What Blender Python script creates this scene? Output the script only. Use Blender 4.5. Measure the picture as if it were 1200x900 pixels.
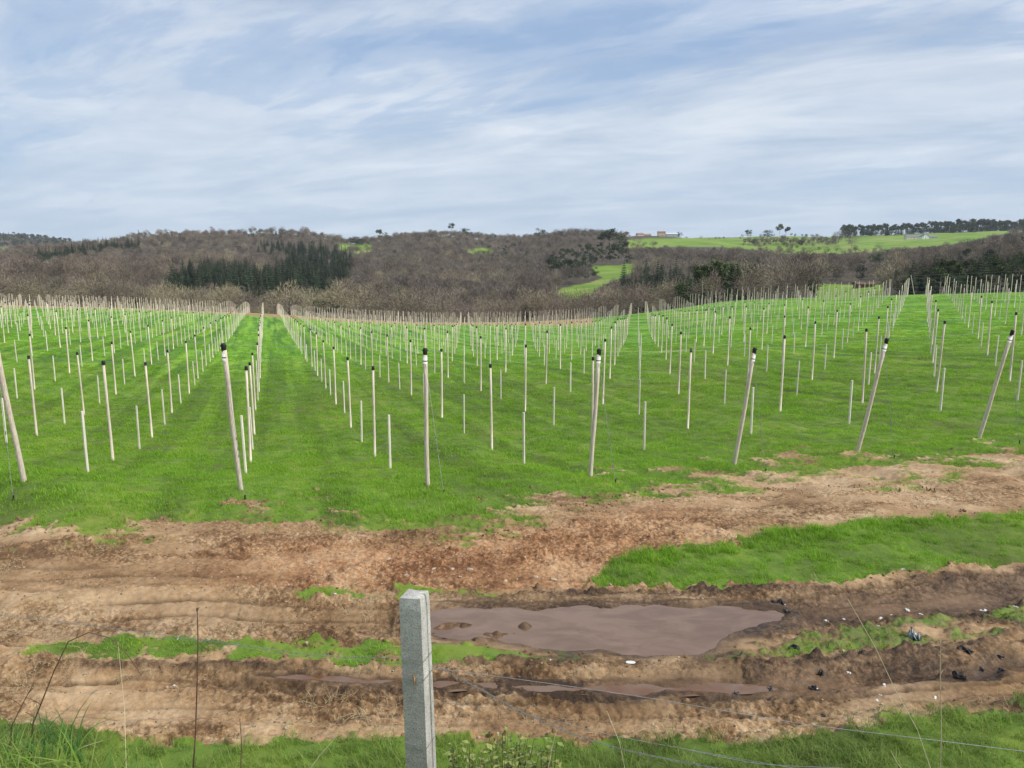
import bpy, bmesh, math, random
import numpy as np
random.seed(7); rng = np.random.default_rng(7)
for o in list(bpy.data.objects): bpy.data.objects.remove(o)
S = bpy.context.scene; COL = S.collection
PI = math.pi; R = math.radians

# ------------------------------------------------------------------ camera
PITCH = R(9.7); F = 900.0
cam = bpy.data.objects.new('camera', bpy.data.cameras.new('camera')); COL.objects.link(cam)
cam.location = (0, 0, 0); cam.rotation_euler = (PI/2 - PITCH, 0, 0)
cam.data.sensor_width = 36; cam.data.lens = 36*F/1200
cam.data.clip_start = 0.05; cam.data.clip_end = 20000
S.camera = cam
# ------------------------------------------------------------------ light
SUN_EL, SUN_AZ = R(43), R(112)        # azimuth clockwise from the view direction (+Y)
W = bpy.data.worlds.new('World'); S.world = W; W.use_nodes = True
nt = W.node_tree; nt.nodes.clear()
def N(tree, t, **k):
    n = tree.nodes.new(t)
    for a, b in k.items():
        if a.startswith('i_'):
            n.inputs[int(a[2:]) if a[2:].isdigit() else a[2:].replace('_', ' ')].default_value = b
        else: setattr(n, a, b)
    return n
def ramp(tree, pts, interp='LINEAR'):
    n = tree.nodes.new('ShaderNodeValToRGB'); cr = n.color_ramp; cr.interpolation = interp
    while len(cr.elements) < len(pts): cr.elements.new(0.5)
    for e, (p, c) in zip(cr.elements, pts):
        e.position = p; e.color = (c, c, c, 1) if isinstance(c, (int, float)) else (*c, 1)
    return n
def math_(tree, op, a=None, b=None, clamp=False):
    n = tree.nodes.new('ShaderNodeMath'); n.operation = op; n.use_clamp = clamp
    for i, v in enumerate((a, b)):
        if v is None: continue
        if isinstance(v, (int, float)): n.inputs[i].default_value = v
        else: tree.links.new(v, n.inputs[i])
    return n.outputs[0]
def mixc(tree, fac, a, b, mode='MIX'):
    n = tree.nodes.new('ShaderNodeMix'); n.data_type = 'RGBA'; n.blend_type = mode
    for i, v in ((0, fac), (6, a), (7, b)):
        if isinstance(v, tuple): n.inputs[i].default_value = (*v, 1)
        elif isinstance(v, (int, float)): n.inputs[i].default_value = v
        else: tree.links.new(v, n.inputs[i])
    return n.outputs[2]
sky = N(nt, 'ShaderNodeTexSky', sky_type='NISHITA', sun_disc=False, sun_elevation=SUN_EL, sun_rotation=SUN_AZ,
        air_density=1.0, dust_density=1.6, ozone_density=1.5)
tc = N(nt, 'ShaderNodeTexCoord')
sep = N(nt, 'ShaderNodeSeparateXYZ'); nt.links.new(tc.outputs['Generated'], sep.inputs[0])
zz = math_(nt, 'ADD', math_(nt, 'MAXIMUM', sep.outputs[2], 0.0), 0.13)
px = math_(nt, 'DIVIDE', sep.outputs[0], zz); py = math_(nt, 'DIVIDE', sep.outputs[1], zz)
cmb = N(nt, 'ShaderNodeCombineXYZ'); nt.links.new(px, cmb.inputs[0]); nt.links.new(py, cmb.inputs[1])
def cloud(scale, rot, stretch, detail, rough, dist, loc):
    mp = N(nt, 'ShaderNodeMapping', vector_type='TEXTURE'); mp.inputs['Rotation'].default_value = (0, 0, R(rot))
    mp.inputs['Scale'].default_value = stretch; mp.inputs['Location'].default_value = loc
    nt.links.new(cmb.outputs[0], mp.inputs[0])
    n = N(nt, 'ShaderNodeTexNoise'); n.inputs['Scale'].default_value = scale; n.inputs['Detail'].default_value = detail
    n.inputs['Roughness'].default_value = rough; n.inputs['Distortion'].default_value = dist
    nt.links.new(mp.outputs[0], n.inputs['Vector']); return n.outputs[0]
c1 = cloud(0.80, -30, (1.7, .85, 1), 9, 0.58, 0.6, (3.1, 1.7, 0))
c2 = cloud(2.3, -35, (1.9, .85, 1), 10, 0.60, 1.1, (0.3, 5.2, 0))
cc = math_(nt, 'ADD', math_(nt, 'MULTIPLY', c1, 0.67), math_(nt, 'MULTIPLY', c2, 0.33))
cov = ramp(nt, [(0.36, 0.05), (0.43, 0.40), (0.49, 0.80), (0.56, 1.0)], 'EASE'); nt.links.new(cc, cov.inputs[0])
c3 = cloud(1.5, -25, (1.6, 1, 1), 7, 0.6, 0.4, (7.7, 2.0, 0))
ccol = ramp(nt, [(0.35, (2.9, 3.5, 4.45)), (0.52, (4.35, 4.75, 5.35)), (0.68, (5.7, 5.9, 6.2))]); nt.links.new(c3, ccol.inputs[0])
blue = mixc(nt, 0.82, sky.outputs[0], (2.0, 2.9, 4.4))
covf = math_(nt, 'MULTIPLY', cov.outputs[0], 0.92)
skyc = mixc(nt, covf, blue, ccol.outputs[0])
hz = ramp(nt, [(0.0, 0.75), (0.10, 0.40), (0.24, 0.0)]); nt.links.new(sep.outputs[2], hz.inputs[0])
skyc = mixc(nt, hz.outputs[0], skyc, (3.55, 4.35, 5.2))
bg = N(nt, 'ShaderNodeBackground'); bg.inputs[1].default_value = 0.092
out = N(nt, 'ShaderNodeOutputWorld')
nt.links.new(skyc, bg.inputs[0]); nt.links.new(bg.outputs[0], out.inputs[0])
ld = bpy.data.lights.new('sun', 'SUN'); ld.energy = 2.5; ld.angle = R(7); ld.color = (1, 0.95, 0.87)
sun = bpy.data.objects.new('sun', ld); COL.objects.link(sun)
from mathutils import Vector
sd = Vector((math.sin(SUN_AZ)*math.cos(SUN_EL), math.cos(SUN_AZ)*math.cos(SUN_EL), math.sin(SUN_EL)))
sun.rotation_euler = sd.to_track_quat('Z', 'Y').to_euler()
S.view_settings.view_transform = 'Standard'; S.view_settings.look = 'None'
S.view_settings.exposure = 0.82; S.view_settings.gamma = 1
S.render.engine = 'CYCLES'
S.cycles.max_bounces = 5; S.cycles.diffuse_bounces = 2; S.cycles.glossy_bounces = 2
S.cycles.transmission_bounces = 2; S.cycles.volume_bounces = 0; S.cycles.transparent_max_bounces = 4

# ------------------------------------------------------------------ helpers
def tag(o, label=None, cat=None, group=None, kind=None):
    if label: o['label'] = label
    if cat: o['category'] = cat
    if group: o['group'] = group
    if kind: o['kind'] = kind
    return o
def empty(name, loc=(0, 0, 0)):
    o = bpy.data.objects.new(name, None); COL.objects.link(o); o.location = loc; o.empty_display_size = .1; return o
def mesh_from(name, V, Fc, mats, mi=None, smooth=True):
    """V (n,3), Fc (m,3|4) arrays"""
    me = bpy.data.meshes.new(name); V = np.asarray(V, np.float32); Fc = np.asarray(Fc, np.int32); k = Fc.shape[1]
    me.vertices.add(len(V)); me.vertices.foreach_set('co', V.ravel())
    me.loops.add(Fc.size); me.loops.foreach_set('vertex_index', Fc.ravel())
    me.polygons.add(len(Fc)); me.polygons.foreach_set('loop_start', np.arange(0, Fc.size, k, dtype=np.int32))
    for m in (mats if isinstance(mats, (list, tuple)) else [mats]): me.materials.append(m)
    if mi is not None: me.polygons.foreach_set('material_index', np.asarray(mi, np.int32))
    me.polygons.foreach_set('use_smooth', np.full(len(Fc), smooth))
    me.update(calc_edges=True); me.validate(); return me
def link(name, me, parent=None, loc=None):
    o = bpy.data.objects.new(name, me); COL.objects.link(o)
    if parent: o.parent = parent
    if loc is not None: o.location = loc
    return o
def tube_arrays(pts, rad, n=6, caps=True):
    pts = np.asarray(pts, float); rad = np.broadcast_to(rad, len(pts)); V = []; Fq = []
    for i, p in enumerate(pts):
        d = pts[min(i+1, len(pts)-1)] - pts[max(i-1, 0)]; d /= np.linalg.norm(d)+1e-9
        a = np.cross(d, [0.13, 0.9, 0.41]); a /= np.linalg.norm(a); b = np.cross(d, a)
        for k in range(n):
            t = 2*PI*k/n; V.append(p + rad[i]*(a*math.cos(t)+b*math.sin(t)))
    for i in range(len(pts)-1):
        for k in range(n):
            Fq.append((i*n+k, i*n+(k+1) % n, (i+1)*n+(k+1) % n, (i+1)*n+k))
    if caps:
        for i in (0, len(pts)-1):
            c = len(V); V.append(pts[i])
            for k in range(n): Fq.append((i*n+k, i*n+(k+1) % n, c, c))
    return np.array(V), Fq
class MB:
    """collects polygons for ONE mesh"""
    def __init__(s): s.V = []; s.F = []; s.M = []; s.n = 0
    def add(s, V, Fq, m=0):
        V = np.asarray(V, float); s.V.append(V)
        for f in Fq:
            g = []
            for i in f:
                if i+s.n not in g: g.append(i+s.n)
            s.F.append(g); s.M.append(m)
        s.n += len(V); return s
    def tube(s, pts, rad, n=6, m=0, caps=True): return s.add(*tube_arrays(pts, rad, n, caps), m)
    def box(s, lo, hi, m=0):
        V = [(x, y, z) for x in (lo[0], hi[0]) for y in (lo[1], hi[1]) for z in (lo[2], hi[2])]
        return s.add(V, [(0, 1, 3, 2), (4, 6, 7, 5), (0, 4, 5, 1), (2, 3, 7, 6), (0, 2, 6, 4), (1, 5, 7, 3)], m)
    def mesh(s, name, mats, smooth=False):
        me = bpy.data.meshes.new(name); me.from_pydata([tuple(v) for v in np.concatenate(s.V)], [], s.F)
        for m in (mats if isinstance(mats, (list, tuple)) else [mats]): me.materials.append(m)
        me.polygons.foreach_set('material_index', s.M); me.polygons.foreach_set('use_smooth', [smooth]*len(s.F)); me.update(); return me
    def build(s, name, mats, parent=None, loc=None, smooth=False): return link(name, s.mesh(name, mats, smooth), parent, loc)

def _hash(i, j, seed):
    h = (i*374761393 + j*668265263 + seed*1442695041) & 0xffffffff
    h = ((h ^ (h >> 13))*1274126177) & 0xffffffff
    return ((h ^ (h >> 16)) & 0xffffff)/float(0xffffff)
def vnoise(x, y, seed=0):
    i = np.floor(x).astype(np.int64); j = np.floor(y).astype(np.int64); a = x-i; b = y-j
    a = a*a*a*(a*(a*6-15)+10); b = b*b*b*(b*(b*6-15)+10)
    return ((_hash(i, j, seed)*(1-a)+_hash(i+1, j, seed)*a)*(1-b) + (_hash(i, j+1, seed)*(1-a)+_hash(i+1, j+1, seed)*a)*b)*2-1
def fbm(x, y, f, o=3, seed=0, g=.5):
    s = 0; a = 1; t = 0
    for k in range(o):
        c, sn = math.cos(k*1.1+.5), math.sin(k*1.1+.5)
        s = s + a*vnoise((x*c-y*sn)*f+17.3*k, (x*sn+y*c)*f-9.1*k, seed+k); t += a; a *= g; f *= 2.03
    return s/t
def sstep(a, b, x): t = np.clip((x-a)/(b-a), 0, 1); return t*t*(3-2*t)

# ------------------------------------------------------------------ terrain: heights surveyed from the photograph
def dep(v): return np.tan(PITCH + np.arctan((np.asarray(v, float)-450)/F))      # drop per metre forward
def xr(u, v):                                                                    # sideways per metre forward
    b = (v-450)/F; return ((u-600)/F)/(math.cos(PITCH)-b*math.sin(PITCH))
def project(x, y, h):
    y = np.maximum(y, .05)
    z = y*math.cos(PITCH)-h*math.sin(PITCH); up = y*math.sin(PITCH)+h*math.cos(PITCH)
    z = np.maximum(z, .05)
    return 600+F*x/z, 450-F*up/z
CP = []   # angle, log radius, height
def P_xyh(x, y, h): CP.append((math.atan2(x, y), math.log(math.hypot(x, y)), h, math.hypot(x, y)))
def P_uvy(u, v, y): P_xyh(xr(u, v)*y, y, -float(dep(v))*y)
for a in (-50, -25, 0, 25, 50):
    for r_, h_ in ((.3, -1.62), (.8, -1.62), (1.6, -1.70), (2.2, -1.95)):
        CP.append((R(a), math.log(r_), h_, r_))
for u, h in ((-200, -2.35), (0, -2.42), (150, -2.62), (300, -2.80), (470, -2.82), (640, -2.86), (800, -3.0), (1000, -3.0), (1200, -2.9), (1400, -2.9)):
    P_xyh((u-600)/900*3.3*1.1, 3.3, h)
LV = -4.60           # level of the long puddle
for u in (-250, 0, 200, 400, 600, 800, 1000, 1200, 1450):
    q = max(0, (u-600)/600)
    P_uvy(u, 905-12*q, 5.9); P_uvy(u, 868-22*q, 6.45)
    P_uvy(u, 806-10*q, 7.55+.2*q); P_uvy(u, 768-14*q, 8.25+.3*q); P_uvy(u, 713-8*q, 9.42+.5*q)
    P_uvy(u, 660-18*q, 10.9+.7*q); P_uvy(u, 610-28*q, 13.2+1.3*q)
FIT = [(-12.3, 22.9, -6.32), (-14.7, 30.4, -7.39), (-17.1, 37.9, -7.97), (-18.5, 29.2, -7.0), (-20.9, 36.8, -7.81), (-8.4, 24.1, -6.73),
 (-10.8, 31.6, -7.56), (-4.6, 25.3, -6.79), (-7, 32.8, -7.54), (-9.4, 40.3, -8), (-.8, 26.5, -6.89), (-3.2, 34, -7.37), (-5.6, 41.5, -7.8),
 (.6, 35.1, -7.34), (-1.8, 42.7, -7.68), (6.8, 28.8, -6.63), (4.4, 36.3, -7.17), (2, 43.8, -7.49), (10.7, 30, -6.34), (8.3, 37.5, -6.93),
 (14.5, 31.2, -6.12), (18.3, 32.4, -5.9), (22.1, 33.5, -5.66), (-11.1, 19.2, -5.6), (-7.2, 20.4, -6.0), (-3.4, 21.5, -6.17), (.4, 22.7, -6.32),
 (4.2, 23.9, -6.25), (8, 25.1, -6.06), (11.9, 26.3, -5.94), (15.7, 27.4, -5.73), (-9.6, 14.5, -4.55), (-5.7, 15.7, -4.97), (-1.9, 16.8, -5.2),
 (1.9, 18, -5.4), (5.7, 19.2, -5.48), (9.5, 20.4, -5.4), (13.4, 21.6, -5.31),
 (-13.2, 47.5, -8.5), (-15.6, 55, -8.85)]
for p in FIT: P_xyh(*p)
for p in ((786, 437, 47), (853, 430, 47), (953, 443, 41), (980, 418, 51), (835, 415, 56), (1187, 430, 38),
          (0, 403, 62), (0, 375, 120), (307, 389, 120), (560, 401, 120), (745, 393, 120), (850, 378, 110), (960, 366, 105), (1075, 360, 95), (1200, 357, 90),
          (0, 358, 215), (150, 362, 222), (307, 369, 237), (450, 376, 240), (560, 379, 240), (660, 375, 228), (745, 368, 210), (850, 353, 185), (960, 348, 165),
          (1075, 345, 141), (1200, 342, 130), (1400, 340, 120), (-250, 352, 205),
          (-250, 362, 280), (0, 366, 280), (150, 372, 285), (307, 380, 295), (560, 388, 300), (745, 376, 280), (850, 362, 250), (1000, 351, 205), (1000, 336, 320), (1075, 350, 190),
          (1200, 350, 190), (1075, 336, 270), (1200, 330, 270), (1400, 325, 270), (1075, 322, 400), (1200, 302, 400), (1400, 292, 400)): P_uvy(*p)
for y, row in ((400, ((-250, 345), (0, 348), (307, 356), (560, 362), (745, 356), (850, 348), (960, 334))),
               (600, ((-250, 320), (0, 322), (150, 322), (307, 326), (450, 332), (560, 334), (690, 330), (745, 326), (850, 320), (960, 314), (1075, 308), (1200, 290), (1400, 284))),
               (850, ((-250, 298), (0, 303), (150, 300), (307, 302), (450, 306), (560, 306), (690, 304), (745, 304), (850, 304), (960, 302), (1075, 298), (1200, 284), (1400, 280))),
               (1100, ((-250, 292), (0, 299), (80, 294), (150, 284), (210, 278), (307, 278), (370, 279), (405, 286), (450, 281), (520, 275), (560, 280), (600, 284), (660, 279), (720, 281), (745, 286), (850, 292), (960, 294), (1075, 289), (1200, 279), (1400, 276))),
               (1500, ((-250, 300), (0, 306), (150, 296), (307, 293), (450, 293), (560, 292), (690, 284), (745, 281), (850, 279.5), (960, 279), (1075, 275), (1200, 270), (1400, 266))),
               (2500, ((-250, 274), (0, 279), (60, 284), (110, 292), (307, 300), (560, 298), (745, 290), (960, 286), (1200, 279), (1400, 277))),
               (6000, ((-250, 300), (0, 300), (560, 300), (960, 298), (1400, 298)))):
    for u, v in row: P_uvy(u, v, y)
CP = np.array(CP)
KA = 3.0
def tps(P, Q):
    d2 = (P[:, None, 0]-Q[None, :, 0])**2 + (P[:, None, 1]-Q[None, :, 1])**2
    return 0.5*d2*np.log(d2+1e-12)
_P = np.stack([CP[:, 0]*KA, CP[:, 1]], 1); _z = CP[:, 2]/(CP[:, 3]+5)
_n = len(_P); _A = np.zeros((_n+3, _n+3)); _A[:_n, :_n] = tps(_P, _P)+np.eye(_n)*2e-4
_A[:_n, _n] = _A[_n, :_n] = 1; _A[:_n, _n+1:] = _P; _A[_n+1:, :_n] = _P.T
_w = np.linalg.solve(_A, np.concatenate([_z, [0, 0, 0]]))
GA = np.linspace(-R(50), R(50), 181); GL = np.linspace(math.log(.3), math.log(6500), 520)
_q = np.stack(np.meshgrid(GA*KA, GL, indexing='ij'), -1).reshape(-1, 2)
GH = (tps(_q, _P)@_w[:_n] + _w[_n] + _q@_w[_n+1:]).reshape(len(GA), len(GL))
def base_h(x, y):
    r = np.hypot(x, y); a = np.clip(np.arctan2(x, y), GA[0], GA[-1]-1e-6); l = np.clip(np.log(np.maximum(r, .301)), GL[0], GL[-1]-1e-6)
    fa = (a-GA[0])/(GA[1]-GA[0]); fl = (l-GL[0])/(GL[1]-GL[0])
    i = np.minimum(fa.astype(int), len(GA)-2); j = np.minimum(fl.astype(int), len(GL)-2); fa = fa-i; fl = fl-j
    g = (GH[i, j]*(1-fa)+GH[i+1, j]*fa)*(1-fl) + (GH[i, j+1]*(1-fa)+GH[i+1, j+1]*fa)*fl
    k = sstep(340, 520, r)*(1-sstep(1500, 2200, r)); o = g*(r+5); m = k > 0
    if np.any(m):
        o = np.array(o); o[m] += k[m]*9*(fbm(x[m], y[m], .0075, 3, 501)-.25*np.abs(fbm(x[m], y[m], .016, 2, 507)))
    return o
def F1(pts): 
    a = np.array(pts, float); return lambda u: np.interp(u, a[:, 0], a[:, 1])
fb = F1([(-300, 600), (0, 622), (100, 632), (200, 628), (300, 617), (400, 622), (500, 628), (600, 612), (650, 603), (700, 592), (800, 577), (900, 563), (1000, 553), (1100, 545), (1200, 537), (1500, 515)])
it = F1([(675, 696), (700, 680), (720, 655), (760, 645), (850, 635), (900, 622), (1000, 614), (1100, 606), (1200, 598), (1500, 575)])
ib = F1([(675, 695), (700, 692), (760, 690), (820, 692), (900, 688), (1000, 682), (1100, 674), (1200, 664), (1500, 640)])
st = F1([(-300, 770), (0, 766), (60, 757), (150, 750), (250, 755), (400, 757), (480, 762), (560, 765), (700, 769), (770, 773), (850, 767), (900, 757), (960, 745), (1050, 734), (1120, 722), (1200, 712), (1500, 690)])
sb = F1([(-300, 768), (0, 768), (60, 774), (150, 778), (250, 779), (400, 787), (470, 789), (560, 784), (700, 785), (850, 785), (900, 782), (1000, 768), (1100, 762), (1200, 745), (1500, 725)])
vb = F1([(-300, 830), (0, 838), (60, 850), (150, 866), (300, 872), (450, 868), (600, 862), (760, 868), (900, 868), (1000, 850), (1100, 838), (1200, 832), (1500, 820)])
ra = F1([(-300, 735), (0, 732), (200, 726), (480, 732), (700, 738), (900, 730), (1000, 712), (1200, 695), (1500, 670)])
rb = F1([(-300, 800), (0, 800), (200, 800), (480, 808), (700, 808), (900, 806), (1000, 798), (1200, 778), (1500, 755)])
rc = F1([(-300, 834), (0, 830), (300, 838), (600, 835), (900, 838), (1200, 806), (1500, 780)])
PUD = [(495, 716), (560, 713), (640, 714), (760, 711), (850, 712), (905, 716), (916, 722), (898, 733), (872, 742), (850, 752), (822, 764), (780, 768), (735, 767), (690, 761), (640, 762), (600, 757), (560, 752), (520, 745), (498, 737)]
PUD2 = [(300, 789), (360, 791), (480, 796), (560, 797), (640, 801), (720, 800), (745, 803), (700, 808), (600, 807), (500, 804), (400, 799), (320, 794)]
PUD3 = [(600, 802), (700, 804), (790, 801), (880, 803), (915, 808), (860, 813), (760, 814), (680, 813), (620, 809)]
def poly_plane(P, lv):
    P = np.array([(xr(u, v)*(-lv/dep(v)), -lv/dep(v)) for u, v in P]); n = len(P); out = []
    for i in range(n):
        for t in (0, .25, .5, .75):
            a, b, c, d = P[i-1], P[i], P[(i+1) % n], P[(i+2) % n]
            out.append(.5*((2*b)+(-a+c)*t+(2*a-5*b+4*c-d)*t*t+(-a+3*b-3*c+d)*t**3))
    return np.array(out)
def sdist(x, y, P):
    """signed distance to polygon, negative inside"""
    d = np.full(x.shape, 1e9); ins = np.zeros(x.shape, bool); n = len(P)
    for i in range(n):
        ax, ay = P[i]; bx, by = P[(i+1) % n]; ex, ey = bx-ax, by-ay
        t = np.clip(((x-ax)*ex+(y-ay)*ey)/(ex*ex+ey*ey+1e-9), 0, 1)
        d = np.minimum(d, np.hypot(x-ax-t*ex, y-ay-t*ey))
        c = ((ay > y) != (by > y)) & (x < (bx-ax)*(y-ay)/((by-ay) if by != ay else 1e-9)+ax); ins ^= c
    return np.where(ins, -d, d)
LV2 = -4.60; PP = []
for P_, v_ in ((PUD, 738), (PUD2, 800), (PUD3, 810)):
    y0 = {738: 8.8, 800: 7.67, 810: 7.5}[v_]; lv = -float(dep(v_))*y0
    PP.append((poly_plane(P_, lv), lv))

ZX = {}
def zones(x, y):
    """height, grassiness, wetness, stoniness, wear at world points"""
    h = base_h(x, y); r = np.hypot(x, y); u, v = project(x, y, h)
    near = (r < 30) & (y > 1.0)
    n1 = np.zeros_like(h); n2 = np.zeros_like(h); n3 = np.zeros_like(h); n4 = np.zeros_like(h)
    xn, yn = x[near], y[near]
    n1[near] = fbm(xn, yn, 1.3, 4, 3); n2[near] = fbm(xn*.6, yn*1.15, 6, 3, 11, .6); n3[near] = fbm(xn*.7, yn, 17, 3, 23, .7); n4[near] = fbm(xn, yn, .45, 2, 31)
    vv = v + n1*9 + n2*5; uu = u + n1*30
    field = 1-sstep(-30, 20, vv-fb(u)+n4*16+n1*14+n2*8)
    bare = sstep(.20, .5, n1+.5*n2+n4*.5 - (fb(u)-v)/70)*(v > fb(u)-90)
    field = field*(1-.85*bare)
    isl = sstep(-3, 5, vv-it(u))*sstep(-2, 5, ib(u)-vv)*(u > 672)
    weak = 1-.5*sstep(540, 640, u)*(1-sstep(840, 940, u))
    strip = sstep(-3, 4, vv-st(u))*sstep(-2, 5, sb(u)-vv)*weak*sstep(-30, 30, u)*(.55+.45*sstep(-.3, .2, n1+n2*.7))
    strip *= 1-.45*sstep(850, 900, u)
    s2 = .8*np.exp(-((vv-697)/5.)**2)*sstep(330, 360, u)*(1-sstep(560, 640, u))
    verge = sstep(-5, 9, v+n1*12+n2*8-vb(u))
    g = np.where(y < 4.8, 1.0, np.maximum.reduce([field*(v < 700), isl, strip, verge, s2]))
    thin_ = np.where((v > 708) & (v < 805), np.where(u < 850, .35, 0)+(1-np.where(u < 850, .35, 0))*sstep(-.75, -.1, fbm(x*.6, y, 2.6, 3, 301)), 1.); g = np.where(y < 4.8, g, g*thin_); g = np.clip(g, 0, 1); dirt = (1-g)*(y > 4.8)*(r < 60)
    # ruts
    ddA = (vv-ra(u)); ddB = vv-rb(u); ddC = vv-rc(u)
    k = near & (r < 14)
    rut = np.zeros_like(h)
    rut += -.085*np.exp(-(ddA/17)**2) + .05*np.exp(-((ddA+31)/7)**2) + .035*np.exp(-((ddA-33)/7)**2)
    rut += -.09*np.exp(-(ddB/9)**2) + .05*np.exp(-((ddB+19)/6)**2) + .03*np.exp(-((ddB-15)/5)**2)
    rut += -.035*np.exp(-(ddC/7)**2)
    rr = fb(u)+.45*(np.minimum(it(u), 690)-fb(u))
    for o_, a_ in ((-14, .06), (2, .05), (18, .06), (34, .04)): rut += -a_*np.exp(-((vv-rr-o_)/3.5)**2)*sstep(640, 900, u)
    h2 = h + rut*k
    lug = np.exp(-(ddA/20)**2)*(1-sstep(430, 520, u))*sstep(120, 330, u) + .9*np.exp(-((vv-834)/20)**2)*sstep(240, 340, u)*(1-sstep(900, 1000, u)) + .7*np.exp(-((vv-760)/9)**2)*sstep(950, 1000, u)*0
    ph = x*2*PI/.20 + np.abs(np.where(v > 780, vv-834, ddA))*.11 + n1*1.2
    h2 -= k*lug*.017*(np.maximum(np.sin(ph+n2*1.2), 0)**3-.25*n2)*(1-g)*sstep(-.45, .1, n4+n2*.4)
    rg = np.zeros_like(h); rg[near] = sstep(-.28, .30, fbm(xn*.45, yn*1.3, 1.5, 4, 210)); rg = np.clip(rg+.5*sstep(150, 400, u)*(1-sstep(700, 900, u))*(v < 690), 0, 1)
    bank = np.exp(-((vv-np.where(u > 690, ib(u)+9, 701))/7.)**2)*sstep(440, 520, u) + np.exp(-((vv-np.where(u < 870, 779, sb(u)+8))/8.)**2)*sstep(470, 540, u)*(1-.4*sstep(1000, 1200, u)) + .8*np.exp(-((vv-sb(u)-6)/5.)**2)*sstep(60, 110, u)*(1-sstep(420, 480, u))
    bank = np.clip(bank, 0, 1)*near*(r < 14); rg = np.maximum(rg, bank); h2 += dirt*bank*.03*(1+n1)
    h2 += dirt*near*(n2*(.014+.024*rg) + n3*(.014+.024*rg) + rg*np.maximum(n2, 0)**2*.10)*(1-.75*np.exp(-(ddA/15)**2)*(.5+.5*sstep(500, 900, u)))*(1-.7*np.exp(-(ddB/9)**2))*np.where(r < 14, 1, .5)
    h2 += near*g*(n2*.02+n1*.03) + np.where(r < 30, 0, 0)
    gv = np.zeros_like(h)
    for q_, (c_, o_, w_, a_) in enumerate([(ra, -64, 2.2, .6), (ra, -52, 1.8, .7), (ra, -40, 2, .5), (ra, -22, 1.6, 1), (ra, -9, 1.4, .9), (ra, 4, 1.6, .8), (ra, 13, 1.3, 1), (ra, 24, 1.8, .8), (rb, -6, 1.5, 1), (rb, 6, 1.6, 1), (rb, 18, 1.8, .9), (rb, 29, 1.5, .8), (rb, 41, 1.8, .8), (rb, 52, 1.8, .5)]):
        kx = sstep(-.40, .10, fbm(xn*.35, yn*.2, 1.0, 2, 600+q_)); gg = np.exp(-((v[near]-c_(u[near])-o_+n1[near]*4+n4[near]*5)/(w_*.8))**2)*(.55+.45*sstep(-.4, .3, n2[near])); gv[near] = np.maximum(gv[near], a_*gg*kx)
    gv *= dirt*(r < 15); h2 -= .032*gv*(1+.8*n2)
    edge = np.exp(-((g-.45)/.3)**2)*near*(y > 5.6); h2 += edge*(.025+.060*np.maximum(n2, -.2)+.035*n3)
    # puddles: basins
    wet = np.zeros_like(h); water = np.zeros_like(h)
    kk = k & (y > 6) & (y < 11); xs, ys = x[kk], y[kk]; hh = h2[kk]; ww = wet[kk]
    for i, (P_, lv) in enumerate(PP):
        d = sdist(xs+n2[kk]*.12, ys+n2[kk]*.05+n1[kk]*.07, P_)+fbm(xs, ys, 2.4, 3, 93)*.10+(.015 if i else 0); sc = .42 if i == 0 else .16
        tgt = np.where(d < 0, lv-np.minimum(.04, .35*-d)-.004, lv+.006+.14*np.maximum(d, 0)+.02*np.abs(n2[kk])*sstep(0, .1, d))
        if i == 0:   # islands of mud in the puddle
            uu_, vv_ = u[kk], v[kk]
            q_ = fbm(xs*.6, ys*1.2, 5.5, 3, 91); isl_ = sstep(-.25, .35, q_)*np.exp(-((vv_-742+4*np.sin(uu_*.05))/5.)**2)*(1-sstep(640, 700, uu_))*sstep(490, 530, uu_)+.5*sstep(.1, .5, q_)*np.exp(-((vv_-757)/6.)**2)*(1-sstep(600, 640, uu_))
            isl_ = np.maximum(isl_, .9*np.exp(-(((uu_-615)/9)**2+((vv_-737)/4)**2))); tgt = tgt + isl_*.115
        hh = hh*(1-(1-sstep(sc*.4, sc, d))) + tgt*(1-sstep(sc*.4, sc, d)); ww = np.maximum(ww, 1-sstep(.0, sc*.9, d))
    h2[kk] = hh; wet[kk] = ww; wet = np.maximum(wet, np.clip(bank*(.9+.6*n1), 0, 1)*(1-.0*g))
    wr = sstep(420, 560, u)*(np.exp(-(ddA/24)**4)) + np.exp(-(ddB/13)**2)*sstep(120, 420, u) + .5*sstep(500, 800, u)*np.exp(-((vv-800)/40)**4)*(1-.5*sstep(1000, 1200, u)) + .3*np.exp(-(ddA/26)**4)
    wet = np.clip(np.maximum(wet, (wr+n1*.2)*k), 0, 1)*(r < 16)
    wet = np.maximum(wet, .95*edge*sstep(380, 520, u)*sstep(685, 696, v)*(1-sstep(840, 850, v))*np.clip(1+n2, 0, 1))
    red = sstep(150, 400, u)*(1-sstep(700, 900, u))*sstep(.0, 25, v-fb(u))*(1-sstep(685, 700, v))
    far = sstep(185, 200, r*np.cos(np.arctan2(x, y)))
    ZX['groove'] = gv; ZX['rough'] = rg*dirt
    return h2, g, wet, np.clip(red, 0, 1), u, v
_ys = np.concatenate([np.linspace(2.5, 20, 1500), np.geomspace(20.05, 4000, 1500)])
def at_px(u, v):
    d = float(dep(v)); x = xr(u, v)*_ys; hh = base_h(x, _ys); k = np.argmax(-hh/_ys <= d); y = _ys[k]
    return xr(u, v)*y, y
def gz(x, y):
    x = np.atleast_1d(np.asarray(x, float)); y = np.atleast_1d(np.asarray(y, float)); r = zones(x, y)[0]; return r
def on_px(u, v): x, y = at_px(u, v); return (x, y, float(gz(x, y)[0]))

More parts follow.
